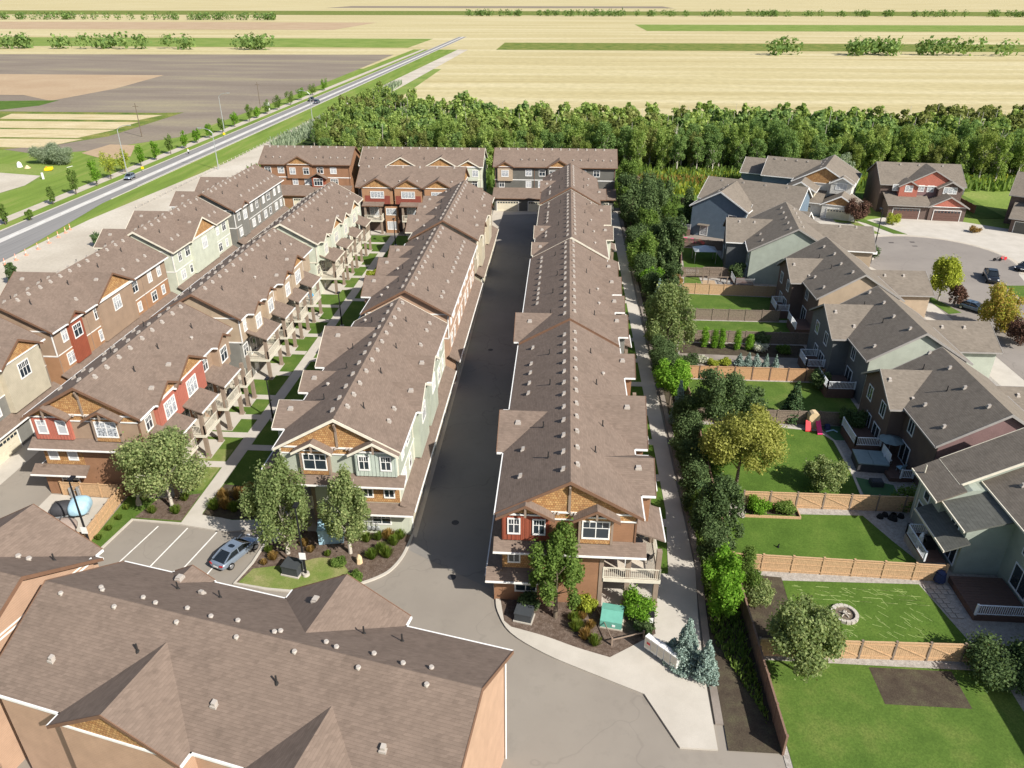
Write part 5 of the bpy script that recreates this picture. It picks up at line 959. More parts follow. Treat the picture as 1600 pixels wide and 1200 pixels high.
# ornamental grass clumps
def grass_clump(label, x, y, h, r, m, seed, group='ornamental grass clumps'):
    q = np.random.RandomState(seed); n = 260; a = q.rand(n) * 6.28; d = q.rand(n) ** .7 * r; bx = np.stack([np.cos(a) * d * .3, np.sin(a) * d * .3, np.zeros(n)], 1)
    tp = np.stack([np.cos(a) * d, np.sin(a) * d, h * (.6 + .5 * q.rand(n)) * (1 - .35 * (d / r) ** 2)], 1); sd_ = np.stack([-np.sin(a), np.cos(a), np.zeros(n)], 1) * .03
    V = np.stack([bx - sd_, bx + sd_, tp + sd_ * .5, tp - sd_ * .5], 1).reshape(-1, 3); o = put('grass_clump', quads('grass_clump', V, M[m]), None, (x, y, .14)); tag(o, label, 'plant', group); return o
GC = [(-16.9, 53.6, 1.0, 'l_grass'), (-15.9, 53.9, .9, 'l_grass'), (-15.0, 54.1, 1.1, 'l_orange'), (-14.3, 53.3, 1.1, 'l_grass'), (-15.2, 52.2, 1.1, 'l_grass'), (-14.6, 51.6, 1.2, 'l_grass'), (-13.9, 54.2, 1.0, 'l_grass'), (-15.9, 51.3, 1.1, 'l_grass'), (-22.4, 52.6, .8, 'l_orange'), (-24.6, 50.6, .9, 'l_orange'), (-25.3, 51.5, .8, 'l_grass'), (-25.2, 49.9, .6, 'l_orange'), (-21.6, 51.8, .7, 'l_orange'), (-19.9, 51.4, .6, 'l_grass'),
      (2.2, 44.0, 1.1, 'l_grass'), (2.9, 43.2, 1.0, 'l_orange'), (3.6, 42.6, 1.0, 'l_grass'), (2.0, 45.0, .9, 'l_grass'), (3.3, 44.3, .8, 'l_orange'), (2.7, 45.3, .7, 'l_orange'),
      (-32.9, 57.4, 1.3, 'l_grass'), (-31.8, 57.6, 1.3, 'l_orange'), (-30.8, 57.2, 1.2, 'l_grass'), (-32.6, 59.0, 1.3, 'l_orange'), (-31.2, 59.2, 1.4, 'l_orange'), (-29.8, 58.2, 1.3, 'l_grass'), (-30.4, 60.2, 1.3, 'l_orange'), (-28.9, 57.0, 1.1, 'l_grass'), (-36.3, 56.5, 1.0, 'l_grass'), (-38.6, 56.4, .9, 'l_grass'), (-36.4, 58.6, .9, 'l_grass'), (-41.6, 52.2, .6, 'l_grass'), (-41.4, 53.6, .6, 'l_grass'), (-41.3, 55.2, .6, 'l_grass'), (-41.4, 56.8, .6, 'l_grass')]
PL = {'a': 'in the bark bed before the sage end block', 'b': 'among the orange leaves on the island beside the silver car', 'c': 'beside the green utility box', 'd': 'in the bed right of the garden walk entrance', 'e': 'along the wooden fence by the parking stalls'}
CL = {}
for i, (x, y, h, m) in enumerate(GC):
    k = 'a' if i < 8 else 'b' if i < 14 else 'c' if i < 20 else 'd' if i < 28 else 'e'
    lb = ('rust and straw' if m == 'l_orange' else 'green') + ' grass clump ' + PL[k]
    grass_clump(lb, x, y, h * .95, h * .62, m, i, 'clumps: ' + lb)
# road trees
RT = [(-118.6, 152.6, 4.7, 1.1, 0), (-115.6, 156.5, 2.4, .9, 0), (-119, 170.2, 4.2, 1.0, 0), (-119.3, 180.2, 6.3, 1.5, 0), (-119.2, 189.4, 6.6, 1.9, 1), (-120.0, 197.5, 7.0, 2.4, 2), (-120.6, 206.0, 6.6, 2.2, 2), (-120.2, 214.1, 5.8, 1.6, 1), (-120.2, 223.1, 5.6, 1.5, 1), (-120.1, 232.2, 6.0, 1.5, 0), (-119.8, 241.5, 5.6, 1.5, 1), (-120.3, 251.4, 4.9, 1.5, 1), (-120.3, 261.2, 4.8, 1.6, 1), (-120.3, 272.0, 5.2, 1.7, 0), (-120.8, 284.6, 5.3, 1.7, 1), (-120.2, 297.7, 6.4, 2.0, 0), (-120.9, 306.8, 4.1, 1.8, 1), (-120.6, 318.0, 5.5, 2.0, 0), (-120.6, 330.1, 5.9, 2.2, 0), (-120.2, 345.9, 5.7, 2.4, 0), (-120.5, 362, 5.5, 2.4, 1), (-120.5, 380, 5.5, 2.4, 0), (-120.5, 400, 5.5, 2.4, 1)]
ORD = 'first second third fourth fifth sixth seventh eighth ninth tenth eleventh twelfth thirteenth fourteenth fifteenth sixteenth seventeenth eighteenth nineteenth twentieth'.split() + ['twenty-first', 'twenty-second', 'farthest']
for i, (x, y, h, r, k) in enumerate(RT): tree('street_tree', '%s roadside tree counted from the left picture edge%s' % (ORD[i], [', dark green', ', light green', ', yellow green with a wide crown'][k]), 'tree', x - 1.2, y, h, r, 'oval', ['l_mid', 'l_bright', 'l_lime'][k], 900, .34, group='young trees along the main road path')
# the aspen wood: front trees one by one, the rest as one mass
fr = np.random.RandomState(11)
KIN = ['l_forest', 'l_forest', 'l_forest2', 'l_forest3', 'l_aspen', 'l_forest3', 'l_forest']
FM = [leaves('crown', crown_lobes('oval' if k % 3 else 'round', 12.5, 2.9, 100 + k), 2600, .42, 200 + k, M[KIN[k]], shell=.5) for k in range(7)]
TMs = [trunk_mesh(12.0, 2.4, 300 + k, M['barkw'], 'oval') for k in range(3)]
DEAD = MB(); q = random.Random(8)
for i in range(26): a = q.uniform(0, 6.28); z = q.uniform(3, 10); DEAD.tube((0, 0, z), (math.cos(a) * q.uniform(.8, 2.2), math.sin(a) * q.uniform(.8, 2.2), z + q.uniform(1, 3)), .05, .02, 4)
DEAD.tube((0, 0, 0), (.3, .1, 12.5), .16, .04, 6); DEAD = DEAD.mesh('trunk', M['barkw'])
def front_y(x): return 268 - (x + 88) * 3.1 if x < -69 else (209 if x < 20 else 212 - (x - 20) * .05) if x < 116 else 207
def back_y(x): return 376 - (x + 88) * 2.1 if x < -45 else 290 - (x + 45) * .7 if x < -20 else 268 + (max(0, x - 110) * .16)
pts = []
for gx in np.arange(-87, 262, 4.1):
    for gy in np.arange(205, 380, 4.1):
        x = gx + fr.uniform(-1.7, 1.7); y = gy + fr.uniform(-1.7, 1.7)
        if front_y(x) + fr.uniform(0, 2.5) < y < back_y(x): pts.append((y - front_y(x) + abs(x) * .03, x, y))
pts.sort(); near = pts[:292]; far = pts[292:]
FL = ['green aspen at the front edge of the woods', 'green aspen at the front edge of the woods', 'yellowish aspen at the front edge of the woods', 'dark green aspen at the front edge of the woods', 'grey green aspen at the front edge of the woods', 'dark green aspen at the front edge of the woods', 'green aspen at the front edge of the woods']
for i, (d, x, y) in enumerate(near):
    k = int(fr.randint(7)); dead = fr.rand() < .02
    o = empty('aspen_tree', (x, y, 0), fr.uniform(0, 6.28), 'bare dead aspen standing at the front edge of the woods' if dead else FL[k], 'tree', 'bare aspens in the woods' if dead else FL[k].replace('aspen', 'aspens')); s_ = fr.uniform(.72, 1.12) * (.55 if x < -62 else .8 if x < -40 else 1); o.scale = (s_, s_, s_ * fr.uniform(.9, 1.1))
    if dead: put('trunk', DEAD, o)
    else: put('trunk', TMs[k % 3], o); put('crown', FM[k], o)
base = []
for k in range(7):
    rr = np.random.RandomState(500 + k); L = np.array(crown_lobes('oval' if k % 2 else 'round', 12.5, 3.0, 40 + k), float); n = 760; idx = rr.choice(len(L), n); d = rr.normal(size=(n, 3)); d /= np.linalg.norm(d, axis=1)[:, None]
    c = L[idx, :3] + d * L[idx, 3:6] * (.7 + .4 * rr.rand(n))[:, None]; nr = d + rr.normal(size=(n, 3)) * .6 + [0, 0, .3]; nr /= np.linalg.norm(nr, axis=1)[:, None]; a = np.cross(nr, rr.normal(size=(n, 3))); a /= np.linalg.norm(a, axis=1)[:, None]; bb = np.cross(nr, a); s = (.24 + .38 * rr.rand(n))[:, None]
    base.append(np.stack([c - a * s, c - bb * s, c + a * s, c + bb * s], 1).reshape(-1, 3) * [1, 1, 1])
for gi, mk in enumerate(('l_forest', 'l_forest2', 'l_forest3')):
    V = []
    for (d, x, y) in far:
        u = math.sin(x * .05 + 1) + math.sin(y * .09 + x * .02) + fr.normal() * .8 + (0.6 if y > 245 else 0)
        g = 1 if u > 1.1 else (2 if u < -.7 else 0)
        if g != gi: continue
        k = int(fr.randint(7)); t = fr.uniform(0, 6.28); s = fr.uniform(.7, 1.1) * (.6 if x < -62 else .82 if x < -40 else 1); c, sn = math.cos(t), math.sin(t); P = base[k] * s
        V.append(np.stack([P[:, 0] * c - P[:, 1] * sn + x, P[:, 0] * sn + P[:, 1] * c + y, P[:, 2]], 1))
    o = put('woods', quads('woods', np.concatenate(V), M[mk]))
    tag(o, ['mass of mid green aspen crowns behind the front trees', 'yellow green crowns scattered through the back of the woods', 'deep green crowns through the middle of the woods'][gi], 'woods', None, 'stuff')
b = MB(); q = random.Random(4)
for (d, x, y) in far:
    if q.random() < .35: b.tube((x, y, 0), (x + q.uniform(-.6, .6), y + q.uniform(-.6, .6), q.uniform(9, 12.8) * (.55 if x < -62 else .8 if x < -40 else 1)), .13, .05, 4, False)
tag(b.build('aspen_trunks', M['barkw']), 'thin pale trunks showing among the crowns of the woods', 'trees', None, 'stuff')
def scatter(name, label, cat, poly, n, h, w, m, seed):
    r = np.random.RandomState(seed); xs = [p[0] for p in poly]; ys = [p[1] for p in poly]; P = []
    while len(P) < n:
        x = r.uniform(min(xs), max(xs)); y = r.uniform(min(ys), max(ys)); ins = False; j = len(poly) - 1
        for i in range(len(poly)):
            if (poly[i][1] > y) != (poly[j][1] > y) and x < (poly[j][0] - poly[i][0]) * (y - poly[i][1]) / (poly[j][1] - poly[i][1]) + poly[i][0]: ins = not ins
            j = i
        if ins: P.append((x, y))
    P = np.array(P); a = r.rand(n) * 6.28; hh = h * (.4 + .8 * r.rand(n)); dx = np.stack([np.cos(a), np.sin(a)], 1) * w; ln = r.normal(size=(n, 2)) * h * .25
    V = np.zeros((n, 4, 3)); V[:, 0, :2] = P - dx; V[:, 1, :2] = P + dx; V[:, 2, :2] = P + dx * .6 + ln; V[:, 3, :2] = P - dx * .6 + ln; V[:, :2, 2] = .05; V[:, 2:, 2] = hh[:, None] + .05
    tag(put(name, quads(name, V.reshape(-1, 3), M[m])), label, cat, None, 'stuff')
scatter('tall_grass', 'yellow tall grass at the foot of the woods', 'grass', [(14, 188), (44, 190), (80, 204), (200, 204), (200, 212), (14, 214)], 9000, 1.7, .16, 'l_lime', 1); scatter('undergrowth', 'green undergrowth in front of the woods', 'undergrowth', [(-86, 196), (14, 190), (200, 206), (200, 216), (-86, 216)], 9000, 2.4, .3, 'l_mid', 2)
scatter('reeds', 'orange brown reeds behind the far lawns', 'reeds', [(16, 198), (42, 197), (50, 203), (16, 206)], 3000, 1.8, .12, 'l_orange', 3); scatter('weeds', 'pale weeds along the west edge of the woods', 'weeds', [(-96, 250), (-88, 235), (-84, 330), (-88, 430), (-92, 430)], 3500, 2.2, .25, 'l_silver', 5)
scatter('ground_cover', 'low plants under the shrubs along the side fence', 'ground cover', [(12.8, 44), (15.4, 36), (15.4, 80), (13.6, 80), (13.5, 60)], 5000, .5, .07, 'l_mid', 6)
# distant shelterbelts beyond the fields
for i, (x0, x1, y) in enumerate(((-700, -250, 690), (150, 900, 660), (-1600, -500, 1400), (-200, 1700, 1650))):
    r = np.random.RandomState(60 + i); n = int((x1 - x0) / 9); L = [(r.uniform(x0, x1), y + r.uniform(-8, 8), 5 + r.uniform(0, 2), 7, 7, 6) for _ in range(n)]
    me = leaves('shelterbelt', L, n * 40, 3.4, 70 + i, M['l_forest3']); tag(put('shelterbelt', me), ['left dark tree belt beyond the ploughed field', 'right dark tree belt beyond the yellow field', 'faint tree belt on the left horizon', 'faint tree belt on the right horizon'][i], 'tree belt', None, 'stuff')

# ------------------------------------------------------------------ vehicles
def loft(b, st, side=12, mats=None):
    """closed tube through stations of (x, [(y,z)...]) mirrored in y"""
    rings = []
    for x, prof in st:
        ring = [(x, -y, z) for y, z in prof] + [(x, y, z) for y, z in reversed(prof)]
        i = len(b.v); b.v += ring; rings.append((i, len(ring)))
    for (i, n), (j, _) in zip(rings[:-1], rings[1:]):
        for k in range(n): k2 = (k + 1) % n; b.f.append((i + k, j + k, j + k2, i + k2)); b.mi.append(b.cur)
    for (i, n), rev in ((rings[0], 0), (rings[-1], 1)):
        f = list(range(i, i + n)); b.f.append(tuple(f[::-1] if rev else f)); b.mi.append(b.cur)
def smooth_obj(o):
    for p in o.data.polygons: p.use_smooth = True
    m = o.modifiers.new('bevel', 'SUBSURF'); m.levels = 2; m.render_levels = 2; return o
CARS = {'sedan': dict(L=4.7, W=.92, belt=.92, roof=1.43, roofx=(-1.0, .35), glass=(-2.0, 1.25), hood=.93, tail=1.0), 'hatch': dict(L=4.2, W=.88, belt=.95, roof=1.5, roofx=(-1.35, .3), glass=(-1.95, 1.1), hood=.98, tail=1.0),
        'suv': dict(L=4.7, W=.95, belt=1.08, roof=1.72, roofx=(-1.7, .25), glass=(-2.2, 1.05), hood=1.1, tail=1.12), 'truck': dict(L=5.7, W=1.0, belt=1.15, roof=1.88, roofx=(-.6, .7), glass=(-1.0, 1.45), hood=1.2, tail=1.2)}
def car(label, cat, kind, x, y, ang, paint, z=.08, cover=None):
    c = CARS[kind]; r = empty('parked_car', (x, y, z), R_(ang), label, cat); h = c['L'] / 2; W = c['W']; bt = c['belt']
    b = MB(); Z = .28
    def pr(w, zb, zt): return [(w * .55, zb), (w * .93, zb), (w, zb + (zt - zb) * .45), (w * .985, zt - .12), (w * .86, zt)]
    loft(b, [(-h, pr(W * .80, .42, c['tail'] - .18)), (-h + .12, pr(W * .92, .34, c['tail'] - .04)), (-h + .8, pr(W, Z, c['tail'])), (-.6, pr(W, Z, bt + .02)), (.6, pr(W, Z, bt)), (h - 1.15, pr(W, Z, c['hood'])), (h - .4, pr(W * .95, .32, c['hood'] - .14)), (h - .08, pr(W * .84, .36, c['hood'] - .32)), (h, pr(W * .74, .42, c['hood'] - .42))])
    body = smooth_obj(b.build('body', M[paint], r))
    if kind == 'truck': q = MB(); q.box(-h + .15, -1.05, -W * .8, W * .8, bt - .05, bt + .10); q.build('cargo_cover', M['tyre'], r)
    g = MB(); g0, g1 = c['glass']; r0, r1 = c['roofx']; rf = c['roof']; w1 = W * .88; w2 = W * .66
    def gp(w, wt, zt): return [(w * .5, bt - .1), (w, bt - .08), ((w + wt) / 2 + .02, (bt + zt) / 2), (wt, zt - .03), (wt * .6, zt)]
    loft(g, [(g0 - .1, gp(w1 * .86, w1 * .8, bt + .02)), (g0 + .1, gp(w1 * .95, w1 * .85, bt + .1)), (r0, gp(w1, w2, rf)), ((r0 + r1) / 2, gp(w1, w2 * 1.03, rf + .02)), (r1, gp(w1, w2, rf - .01)), (g1 - .15, gp(w1 * .97, w1 * .84, bt + .12)), (g1 + .05, gp(w1 * .9, w1 * .8, bt))])
    smooth_obj(g.build('windows', M['carglass'], r))
    t = MB(); t.slab([(r0 - .05, -w2 * .9, rf + .01), (r1 + .05, -w2 * .9, rf), (r1 + .05, w2 * .9, rf), (r0 - .05, w2 * .9, rf + .01)], .03)
    for s in (-1, 1):
        t.bar((r1, s * w2, rf - .02), (g1, s * w1 * .93, bt + .03), .07, .06); t.bar((r0, s * w2, rf - .02), (g0 + .05, s * w1 * .9, bt + .05), .09, .07); t.bar(((r0 + r1) / 2, s * (w2 + .02), rf - .02), ((r0 + r1) / 2, s * (w1 + .01), bt), .08, .05); t.bar((r0, s * (w2 + .01), rf - .02), (r1, s * (w2 + .01), rf - .02), .06, .05)
    t.build('roof_panel', M[paint], r)
    for s in (-1, 1):
        for wx in (-h + .88, h - .9):
            w = MB(); w.tube((0, s * .0, 0), (0, s * .2, 0), .33, .33, 18); o = w.build('wheel', M['tyre'], r, (wx, s * (W - .17), .33)); k = MB(); k.tube((0, s * .19, 0), (0, s * .215, 0), .22, .2, 12); k.build('rim', M['rim'], o)
        for nm, m, xx, zz in (('headlight', 'lampw', h - .16, c['hood'] - .30), ('tail_light', 'lampr', -h + .06, c['tail'] - .20)):
            w = MB(); w.box(-.06, .06, -.16, .16, -.06, .06); w.build(nm, M[m], r, (xx, s * W * .66, zz), s * (.5 if nm == 'headlight' else -.25))
        w = MB(); w.box(-.06, .1, 0, s * .16, 0, .1); w.build('wing_mirror', M[paint], r, (g1 - .35, s * (w1 + .02), bt + .02))
    w = MB(); w.box(-h - .012, -h + .03, -.25, .25, .55, .67); w.build('number_plate', M['white'], r); w = MB(); w.box(h - .06, h + .01, -.5, .5, .42, .56); w.build('grille', M['tyre'], r)
    return r
car('silver blue sedan parked alone in the stalls behind the big brown roof', 'car', 'sedan', -28.1, 50.9, 67, 'p_silver', .04)
car('pale blue hatchback driving on the main road toward the left edge', 'car', 'hatch', -116.0, 197.6, -84, 'p_silver', .08)
car('dark green car farther left of the two cars at the top of the main road', 'car', 'suv', -116.0, 359, -88, 'p_black', .08)
car('dark blue car farther right of the two cars at the top of the main road', 'car', 'suv', -111.2, 352, 92, 'p_blue', .08)
car('black sport utility car on the driveway of the white house', 'car', 'suv', 57.2, 156.2, -25, 'p_black', .08)
car('silver sedan half hidden below the black car on the white house driveway', 'car', 'sedan', 56.6, 151.4, -20, 'p_white', .08)
car('black pickup truck stopped at the kerb of the cul de sac', 'truck', 'truck', 75.3, 130.6, -108, 'p_black', .1)
car('steel blue sedan parked between the lime tree and the orange tipped tree', 'car', 'sedan', 65.4, 115.6, -50, 'p_blue', .1)
car('black sedan half behind the bronze shrub at the right picture edge', 'car', 'sedan', 69.0, 105.8, -60, 'p_black', .1)
car('dark car cut by the right picture edge above the pickup truck', 'car', 'sedan', 84.2, 136.5, -150, 'p_black', .1)
# covered boat trailer on the pad
t = empty('covered_trailer', (-46.4, 55.6, .16), R_(20), 'trailer under light blue and dark tarps on the pale pad beside the black lamp post', 'trailer')
b = MB(); pr = lambda w, h: [(w * .5, .5), (w, .55), (w * .95, h * .8), (w * .6, h)]
loft(b, [(-1.6, pr(.9, 1.5)), (-1.0, pr(1.15, 1.9)), (.4, pr(1.2, 2.0)), (.9, pr(1.1, 1.8))]); smooth_obj(b.build('blue_tarp', M['tarp'], t, (1.3, 0, 0), 1.45))
b = MB(); loft(b, [(-1.4, pr(1.0, 1.6)), (-.5, pr(1.15, 1.85)), (.7, pr(1.1, 1.5)), (1.3, pr(.8, 1.0))]); smooth_obj(b.build('dark_tarp', M['tarpd'], t, (-.6, .2, 0), 1.45)); b = MB(); b.box(-1.5, 2.2, -.9, .9, .35, .5); b.bar((-1.5, 0, .4), (-2.8, 0, .4), .1, .1); b.build('frame', M['metal'], t)
for s in (-1, 1): b = MB(); b.tube((.4, s * .95, .33), (.4, s * 1.15, .33), .32, .32, 14); b.build('wheel', M['tyre'], t)
t = empty('covered_trailer', (-45.6, 52.6, .16), R_(25), 'low covered machine under a taupe cover below the blue tarped trailer', 'trailer')
b = MB(); loft(b, [(-1.7, pr(.9, 1.2)), (-.6, pr(1.15, 1.5)), (.8, pr(1.15, 1.4)), (1.7, pr(.9, .9))]); smooth_obj(b.build('cover', M['tarpb'], t)); b = MB(); b.tube((-1.4, -1.15, .3), (-1.4, 1.15, .3), .3, .3, 14); b.build('wheel', M['tyre'], t); b = MB(); b.tube((.2, -1.16, .6), (.2, -1.0, 1.4), .05); b.tube((.2, -1.0, 1.4), (.4, .9, 1.5), .05); b.build('strap', M['tarpd'], t)
b = MB()
for x, y, h in ((0, 0, .8), (.5, .2, 1.2), (.3, -.5, .6), (-.4, .3, 1.0)): b.box(x - .12, x + .12, y - .1, y + .1, 0, h); b.tube((x, y, h), (x + .5, y - .2, h + .3), .04)
tag(b.build('yard_tools', M['metal'], None, (-47.6, 58.2, .16)), 'grey garden machines leaning at the wall of the red end block', 'tools')

bpy.data.objects['covered_trailer'].scale = (.85, .85, .9)
# ------------------------------------------------------------------ lamps and poles
def lamp(label, x, y, h, sign=False, z=.1, name='street_lamp'):
    r = empty(name, (x, y, z), 0, label, 'street lamp', 'black post lamps'); b = MB(); b.tube((0, 0, .25), (0, 0, h), .11, .07, 10); b.build('pole', M['black'], r); b = MB(); b.tube((0, 0, -.1), (0, 0, .3), .34, .3, 14); b.build('base', M['concw'], r)
    b = MB(); b.bar((0, 0, h), (-.15, .4, h + .02), .08, .06); b.box(-.35, .05, .2, .9, h - .02, h + .14); b.build('lamp_head', M['black'], r); b = MB(); b.box(-.27, -.03, .3, .8, h - .04, h - .018); b.build('lens', M['lampw'], r)
    if sign: b = MB(); b.box(-.28, .28, -.16, -.13, 1.9, 2.6); b.build('sign_plate', M['sign'], r)
    return r
lamp('black lamp post with a white sign beside the covered trailer', -41.6, 50.9, 7.3, True); lamp('black lamp post with a white sign on the island lawn', -21.1, 48.8, 7.0, True)
lamp('nearest slim black lamp on the garden walk', -33.1, 74.5, 5.2, z=.14); lamp('middle slim black lamp on the garden walk by the orange building', -32.4, 102.4, 5.2, z=.14); lamp('farthest slim black lamp of the garden walk before the red block', -32.6, 143, 5.2, z=.14)
lamp('black street lamp between the lawn strips beside the white house', 58.6, 140.8, 9.4); lamp('short black lamp behind the white house near the woods path', 71.5, 199, 6.0)
def road_light(label, x, y, h, d):
    r = empty('road_light', (x, y, .05), 0, label, 'street light', 'tall pale lights of the main road'); b = MB(); b.tube((0, 0, 0), (0, 0, h), .16, .09, 8); b.build('pole', M['metal'], r); b = MB(); P = [(0, 0, h), (d * .8, 0, h + .7), (d * 2.0, 0, h + 1.1), (d * 3.2, 0, h + 1.2)]
    for p, q in zip(P[:-1], P[1:]): b.tube(p, q, .07, .06, 6)
    b.build('arm', M['metal'], r); b = MB(); b.box(d * 3.1, d * 4.0, -.16, .16, h + 1.12, h + 1.28); b.build('lamp_head', M['metal'], r)
road_light('tall pale road light behind the pale blue hatchback', -119.0, 202, 12.0, 1); road_light('tall pale road light on the far side halfway along the main road', -119.2, 268.6, 12.5, 1); road_light('curved arm road light beside the green verge above the grey block', -97.3, 211.2, 10.0, -1); road_light('farthest curved arm road light near the two dark cars', -97.2, 299.5, 10.0, -1)
for lb, x, y in (('brown wooden utility pole among the roadside trees', -129, 330), ('thin wooden pole standing in the ploughed field edge', -146, 262)): r = empty('utility_pole', (x, y, 0), 0, lb, 'pole'); b = MB(); b.tube((0, 0, 0), (0, 0, 11), .17, .12, 8); b.build('pole', M['bark'], r); b = MB(); b.box(-1, 1, -.06, .06, 9.9, 10.05); b.build('crossarm', M['bark'], r)
# traffic posts, signs, people on the road
co = MB(); co.box(-.28, .28, -.28, .28, 0, .09); co.tube((0, 0, .08), (0, 0, 1.15), .12, .05, 8); co = co.mesh('cone', M['conepink']); cb = MB(); cb.tube((0, 0, .5), (0, 0, .68), .097, .085, 8); cb = cb.mesh('band', M['white'])
for i, (x, y) in enumerate(((-102.2, 126.9), (-101.9, 129.6), (-101.9, 132.6), (-102.0, 136.4), (-102.3, 140.4), (-102.8, 144.3), (-103.3, 147.6), (-103.7, 149.9))):
    o = put('traffic_cone', co, None, (x, y, .08)); o.scale = (.95, .95, 1.1); tag(o, ['nearest pink traffic cone by the dirt strip at the left edge', 'second pink traffic cone from the left', 'third pink traffic cone from the left', 'fourth pink traffic cone from the left', 'fifth pink traffic cone from the left', 'sixth pink traffic cone from the left', 'second last pink traffic cone of the row', 'farthest pink traffic cone of the row'][i], 'traffic cone', 'traffic cones beside the road'); put('band', cb, o)
r = empty('person', (-115.3, 231.5, .1), 0, 'worker in white top and dark trousers standing at the road kerb', 'person')
me = bpy.data.meshes.new('body'); V = [(0, 0, .95), (0, 0, 1.2), (0, 0, 1.42), (0, 0, 1.55), (0, 0, 1.72), (.11, 0, .9), (.12, .03, .48), (.12, -.02, .06), (.13, .12, .04), (-.11, 0, .9), (-.12, .1, .5), (-.13, -.08, .07), (-.13, .05, .04), (.2, 0, 1.4), (.27, 0, 1.12), (.25, .15, .92), (-.2, 0, 1.4), (-.27, .02, 1.12), (-.24, .18, .95)]
E_ = [(0, 1), (1, 2), (2, 3), (3, 4), (0, 5), (5, 6), (6, 7), (7, 8), (0, 9), (9, 10), (10, 11), (11, 12), (2, 13), (13, 14), (14, 15), (2, 16), (16, 17), (17, 18)]; RD = [.15, .14, .16, .06, .1, .09, .065, .05, .04, .09, .065, .05, .04, .06, .045, .035, .06, .045, .035]
me.from_pydata(V, E_, []); me.materials.append(M['white']); o = put('body', me, r); o.modifiers.new('skin', 'SKIN'); sv = me.skin_vertices[0].data; [setattr(sv[i], 'radius', (v, v)) for i, v in enumerate(RD)]; sv[0].use_root = True; o.modifiers.new('sub', 'SUBSURF').levels = 1
b = MB(); [b.tube((s * .12, 0, .92), (s * .125, 0, .1), .11, .08, 8) for s in (-1, 1)]; b.build('trousers', M['black'], r); b = MB(); b.tube((0, 0, 1.66), (0, 0, 1.84), .13, .08, 8); b.build('hat', M['yellow'], r)
def signpost(name, label, x, y, parts, cat='sign'):
    r = empty(name, (x, y, .05), 0, label, cat)
    for nm, m, a in parts: b = MB(); b.box(*a); b.build(nm, M[m], r)
signpost('direction_sign', 'white stacked sign board beside the main road path', -121.5, 318.5, [('post', 'metal', (-.9, -.8, -.05, .05, 0, 4.8)), ('post', 'metal', (.8, .9, -.05, .05, 0, 4.8)), ('sign_plate', 'sign', (-.9, .9, -.12, -.05, 1.4, 2.6)), ('sign_plate', 'sign', (-.9, .9, -.12, -.05, 3.2, 4.4))])
signpost('road_sign', 'small yellow road sign at the kerb above the pale blue hatchback', -116.9, 206.5, [('post', 'metal', (-.04, .04, -.04, .04, 0, 1.4)), ('sign_plate', 'yellow', (-.4, .4, -.08, -.04, .8, 1.5))]); signpost('road_sign', 'second small yellow road sign farther along the kerb', -117.0, 263, [('post', 'metal', (-.04, .04, -.04, .04, 0, 1.4)), ('sign_plate', 'yellow', (-.4, .4, -.08, -.04, .8, 1.5))])
signpost('street_sign', 'black framed street sign at the foot of the cul de sac lamp', 57.6, 138.4, [('post', 'black', (-.04, .04, -.04, .04, 0, 2.2)), ('sign_plate', 'sign', (-.75, .75, -.03, .03, 1.75, 2.3)), ('frame', 'black', (-.85, .85, .031, .06, 1.65, 2.4))])
# tents and pile in the left field
r = empty('tent', (-144.6, 206.6, .05), R_(15), 'bright yellow and orange tent on the grass in the left field', 'tent'); b = MB(); b.prism([(-2, -1.6, 0), (2, -1.6, 0), (0, -1.6, 2.2)], (0, 1.6, 0)); b.build('orange_side', M['orange'], r, (-.9, 1, 0)); b = MB(); b.slab([(-2.6, -1.4, 1.2), (2.2, -1.9, 1.4), (2.6, 1.2, 1.9), (-1.6, 1.6, 1.8)], 1.1); b.build('yellow_side', M['yellow'], r, (.6, 0, 0))
b = MB(); b.tube((0, 0, 0), (0, 0, 2.2), 1.9, 1.4, 10); b.tube((0, 0, 2.2), (0, 0, 3.0), 1.4, .5, 10); tag(b.build('round_tent', M['white'], None, (-155.6, 210.6, .05)), 'white round tent beside the sand pile at the left edge', 'tent')
b = MB(); b.tube((0, 0, 0), (0, 0, 1.7), 2.2, .3, 9); tag(b.build('sand_pile', M['sandpile'], None, (-152.4, 209.2, .05)), 'pointed sand pile right of the white round tent', 'sand pile'); b = MB(); b.bar((0, 0, .2), (2.6, 3, .6), .35, .2); tag(b.build('white_plank', M['white'], None, (-141.5, 210.4, .05)), 'white plank shape lying right of the wild bushes', 'board'); b = MB(); b.box(-.2, .2, -.2, .2, 0, 1.7); tag(b.build('marker_post', M['white'], None, (-139.2, 196.0, .05)), 'short white marker post on the left field grass', 'post')

for o_ in bpy.data.objects:
    if o_.name.startswith(('tent', 'round_tent', 'sand_pile', 'white_plank')) and not o_.parent: o_.scale = (.4, .4, .5)
